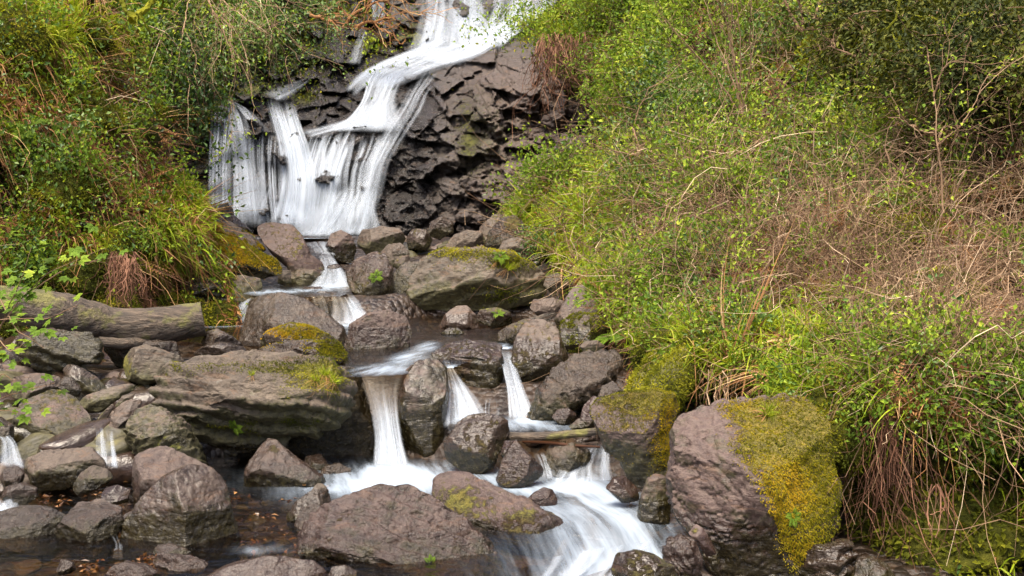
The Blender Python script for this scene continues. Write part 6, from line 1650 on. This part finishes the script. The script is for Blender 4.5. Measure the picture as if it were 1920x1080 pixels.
# the many tufts and ferns of the slopes
def many(pl, S, box, poly, n, wgt, sc, label, group, seed, lean=(0.3, 0.8)):
    r = rs(seed)
    u, v, p, nn = scatter(S, n, box, r, lambda a, b: wgt(a, b) * S.open(a, b), poly)
    for i in range(len(p)):
        o = place(pl[r.randint(len(pl))], USED, p[i], r.uniform(*sc) * np.clip(p[i, 1] / 8, 0.8, 1.8), nn[i], r.uniform(0, 6.28), r.uniform(*lean))
        tag(o, label, None, group)
VB_ = (960, 0, 1915, 1075)
def zb(u, v): return np.clip(0.25 + ell(u, v, [(1180, 330, 150, 80, 0.5), (1560, 340, 150, 80, 1), (1350, 590, 150, 80, 0.9), (1880, 740, 80, 60, 0.8), (1330, 460, 120, 60, 0.5)]) - 0.22 * ell(u, v, [(1700, 560, 240, 130, 1)]), 0, 1) * (1 - smooth(820, 900, v))
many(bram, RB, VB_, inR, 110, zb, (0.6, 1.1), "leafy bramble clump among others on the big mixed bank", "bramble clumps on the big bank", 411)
many(mnd, RB, VB_, inR, 60, zm, (0.6, 1.4), "rounded cushion of yellow-green moss on the big mixed bank", "moss cushions on the big bank", 412)
many(tuft, RB, VB_, inR, 120, zg, (0.8, 1.3), "green grass tuft among other tufts on the big mixed bank", "grass tufts on the big bank", 401)
many(rush, RB, VB_, inR, 45, zg, (0.7, 1.1), "arching broad-bladed rush tuft among others on the big mixed bank", "rush tufts on the big bank", 402)
many(fern, RB, VB_, inR, 60, zm, (0.7, 1.3), "green fern in the mossy shade of the big bank", "ferns on the big bank", 403)
many(dfern, RB, VB_, inR, 75, zt, (0.6, 1.2), "collapsed dead fern in the twig thicket", "dead ferns on the big bank", 404)
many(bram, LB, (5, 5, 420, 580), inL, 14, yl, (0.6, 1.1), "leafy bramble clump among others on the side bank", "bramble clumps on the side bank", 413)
many(mnd, LB, (5, 60, 420, 610), inL, 30, lambda u, v: np.maximum(0.2, smooth(480, 560, v)), (0.6, 1.3), "rounded cushion of moss on the side bank", "moss cushions on the side bank", 414)
many(tuft, LB, (5, 5, 420, 580), inL, 50, yg, (0.8, 1.4), "green grass tuft among others on the side bank", "grass tufts on the side bank", 405)
many(rush, LB, (5, 5, 420, 580), inL, 20, yg, (0.7, 1.2), "rush tuft drooping among others on the side bank", "rush tufts on the side bank", 406)
many(dfern, LB, (5, 5, 420, 580), inL, 36, yd, (0.6, 1.1), "dead bracken frond clump matted on the side bank", "dead bracken on the side bank", 407)
many(fern, LB, (5, 5, 420, 580), inL, 22, yl, (0.6, 1.1), "small green fern among ivy on the side bank", "ferns on the side bank", 408)

# --- hanging roots and shaggy dead columns
def root_hang(label, u0, u1, v0, v1, Yd, n, L, seed, mat, name="root_tangle", rad=0.004, cat="roots", wig=0.2):
    r = rs(seed)
    c = P((u0 + u1) / 2, v0, Yd)
    root = empty(name, c, label, cat)
    u = r.uniform(u0, u1, n)
    v = v0 + (v1 - v0) * 0.25 * r.rand(n)
    p = P(u, v, Yd + r.normal(0, 0.10, n))
    vb = VB(seed)
    cv = curves(r, p, np.array([0, -0.12, -1.0]) + r.normal(0, 0.16, (n, 3)), L * r.uniform(0.5, 1.2, n), k=9, droop=0.3, wig=wig)
    vb.tubes(cv, rad * r.uniform(0.5, 1.4, n)[:, None] * np.linspace(1, 0.4, 9)[None], lv=r.rand(n))
    h = n // 2
    j = r.randint(0, n, h)
    vb.tubes(curves(r, cv[j, 4], r.normal(0, 0.6, (h, 3)) + np.array([0, -0.2, -0.6]), L * 0.4 * r.rand(h), k=6, wig=0.3), rad * 0.5, lv=r.rand(h))
    vb.build("strands", mat, root, off=c)
    return root
root_hang("thin tan roots dangling before the dark hollow under the big rush tuft", 1310, 1440, 690, 760, 6.2, 34, 0.32, 61, M_TWIG, rad=0.003, wig=0.35)
root_hang("shaggy red-brown root column beside the giant boulder's dark hollow", 1630, 1695, 745, 960, 5.15, 130, 0.46, 62, M_ROOT, wig=0.34, rad=0.003)
root_hang("shaggy red-brown root column low on the side bank", 205, 255, 470, 560, 8.7, 110, 0.34, 63, M_ROOT, wig=0.35)
root_hang("dead brown strands hanging from the rock wall's grassy corner", 1010, 1110, 60, 200, 18.4, 170, 0.8, 64, M_ROOT, rad=0.008, wig=0.4)
root_hang("broken red-brown stalks standing in the clover patch", 1745, 1800, 905, 960, 4.6, 9, 0.24, 65, M_ROOT, rad=0.004, wig=0.1)

# --- cobbles of the stream bed and fallen leaves in the shallows
COB = []
for i in range(8):
    r = rs(900 + i)
    a = np.linspace(0, 2 * math.pi, 11)[:-1]
    rr = r.uniform(0.75, 1.15, 10)
    p, f, N, c, size = rock_geo(np.stack([960 + 60 * rr * np.cos(a), 540 + 38 * rr * np.sin(a)], 1), 5.0, th=0.95, lvl=4, seed=930 + i, ncut=5, sink=0)
    p = p / size
    COB.append((p, f, N))
COBM = [mk("cobble", p * 0.06, f, M_GREY if i % 3 else M_ROCK, attrs=dict(moss=np.full(len(p), 0.05), wet=np.full(len(p), 0.25 + 0.6 * (i % 2)), tint=np.full(len(p), (i * 0.37) % 1), algae=np.full(len(p), 0.3 + 0.3 * (i % 3 == 0)), gold=np.zeros(len(p)), grain=np.full(len(p), 0.6))) for i, (p, f, N) in enumerate(COB)]
def cobbles(n, polys, seed, sc, label, group):
    r = rs(seed)
    cnt = 0
    for _ in range(n * 30):
        if cnt >= n:
            break
        poly = polys[r.randint(len(polys))]
        uv = np.array(poly)
        u, v = r.uniform(uv[:, 0].min(), uv[:, 0].max()), r.uniform(uv[:, 1].min(), uv[:, 1].max())
        if not in_poly(np.array([u]), np.array([v]), poly)[0]:
            continue
        # walk down the sight line to the bed
        Yq = np.linspace(3.9, 16, 500)
        q = P(np.full(500, u), np.full(500, v), Yq)
        hit = np.where(q[:, 2] < bed_z(q[:, 0], q[:, 1]))[0]
        if len(hit) == 0:
            continue
        q = q[hit[0]]
        o = COBM[r.randint(len(COBM))]
        if id(o) in USED:
            o = o.copy()
            COL.objects.link(o)
        else:
            USED.add(id(o))
        s = r.uniform(*sc) * (0.6 + 0.4 * q[1] / 6)
        o.location = (q[0], q[1], q[2] + 0.012)
        o.scale = (s, s * r.uniform(0.8, 1.2), s * r.uniform(0.6, 1.0))
        o.rotation_euler = (r.uniform(-0.4, 0.4), r.uniform(-0.4, 0.4), r.uniform(0, 6.28))
        tag(o, label, "stone", group)
        cnt += 1
cobbles(46, [[(0, 640), (280, 640), (300, 860), (240, 960), (0, 960)]], 75, (1.6, 3.4), "middling dark stone tumbled among boulders below the log", "middling stones below the log")
cobbles(130, [[(0, 690), (280, 690), (300, 860), (240, 960), (0, 960)], [(0, 880), (240, 900), (240, 1075), (0, 1075)]], 71, (0.5, 1.7), "small wet cobble among the tumbled stones of the side channel", "cobbles of the side channel")
cobbles(90, [[(410, 900), (620, 900), (640, 1060), (440, 1060)]], 72, (0.25, 0.9), "little wet cobble in the leafy shallows before the triangular boulder", "cobbles of the leafy shallows")
cobbles(50, [[(620, 430), (980, 430), (1060, 540), (980, 500), (720, 480)]], 73, (1.2, 3.2), "loose stone in the rubble between the big boulders and the rock wall", "rubble stones below the rock wall")
cobbles(30, [[(1000, 790), (1120, 740), (1130, 850), (1010, 850)]], 74, (0.6, 1.6), "little stone lodged by the slender fall's pool", "stones by the slender fall")
for o in COBM:
    if id(o) not in USED:
        bpy.data.objects.remove(o)
def litter(n, polys, seed):
    r = rs(seed)
    pts = []
    while len(pts) < n:
        poly = polys[r.randint(len(polys))]
        uv = np.array(poly)
        u, v = r.uniform(uv[:, 0].min(), uv[:, 0].max()), r.uniform(uv[:, 1].min(), uv[:, 1].max())
        if in_poly(np.array([u]), np.array([v]), poly)[0] and fbm(np.array([[u * 0.03, v * 0.06, 0.0]]), 5, 3)[0] > r.uniform(-0.12, 0.2):
            pts.append(PZ(u, v, 0.0 + r.uniform(-0.03, 0.012)))
    p = np.array(pts)
    n = len(p)
    vb = VB(seed)
    vb.leaves(p, np.stack([r.normal(0, 1, n), r.normal(0, 1, n), r.normal(0, 0.25, n)], 1), 0.036 * r.uniform(0.4, 1.3, n), 0.021 * r.uniform(0.6, 1.3, n), np.array([0, 0, 1.0]) + r.normal(0, 0.25, (n, 3)))
    return tag(vb.build("fallen_leaves", M_LITTER), kind="stuff")
litter(700, [[(410, 900), (620, 900), (600, 1040), (440, 1040)], [(60, 900), (240, 890), (240, 960), (80, 980)], [(150, 1040), (300, 1040), (300, 1075), (150, 1075)]], 81)
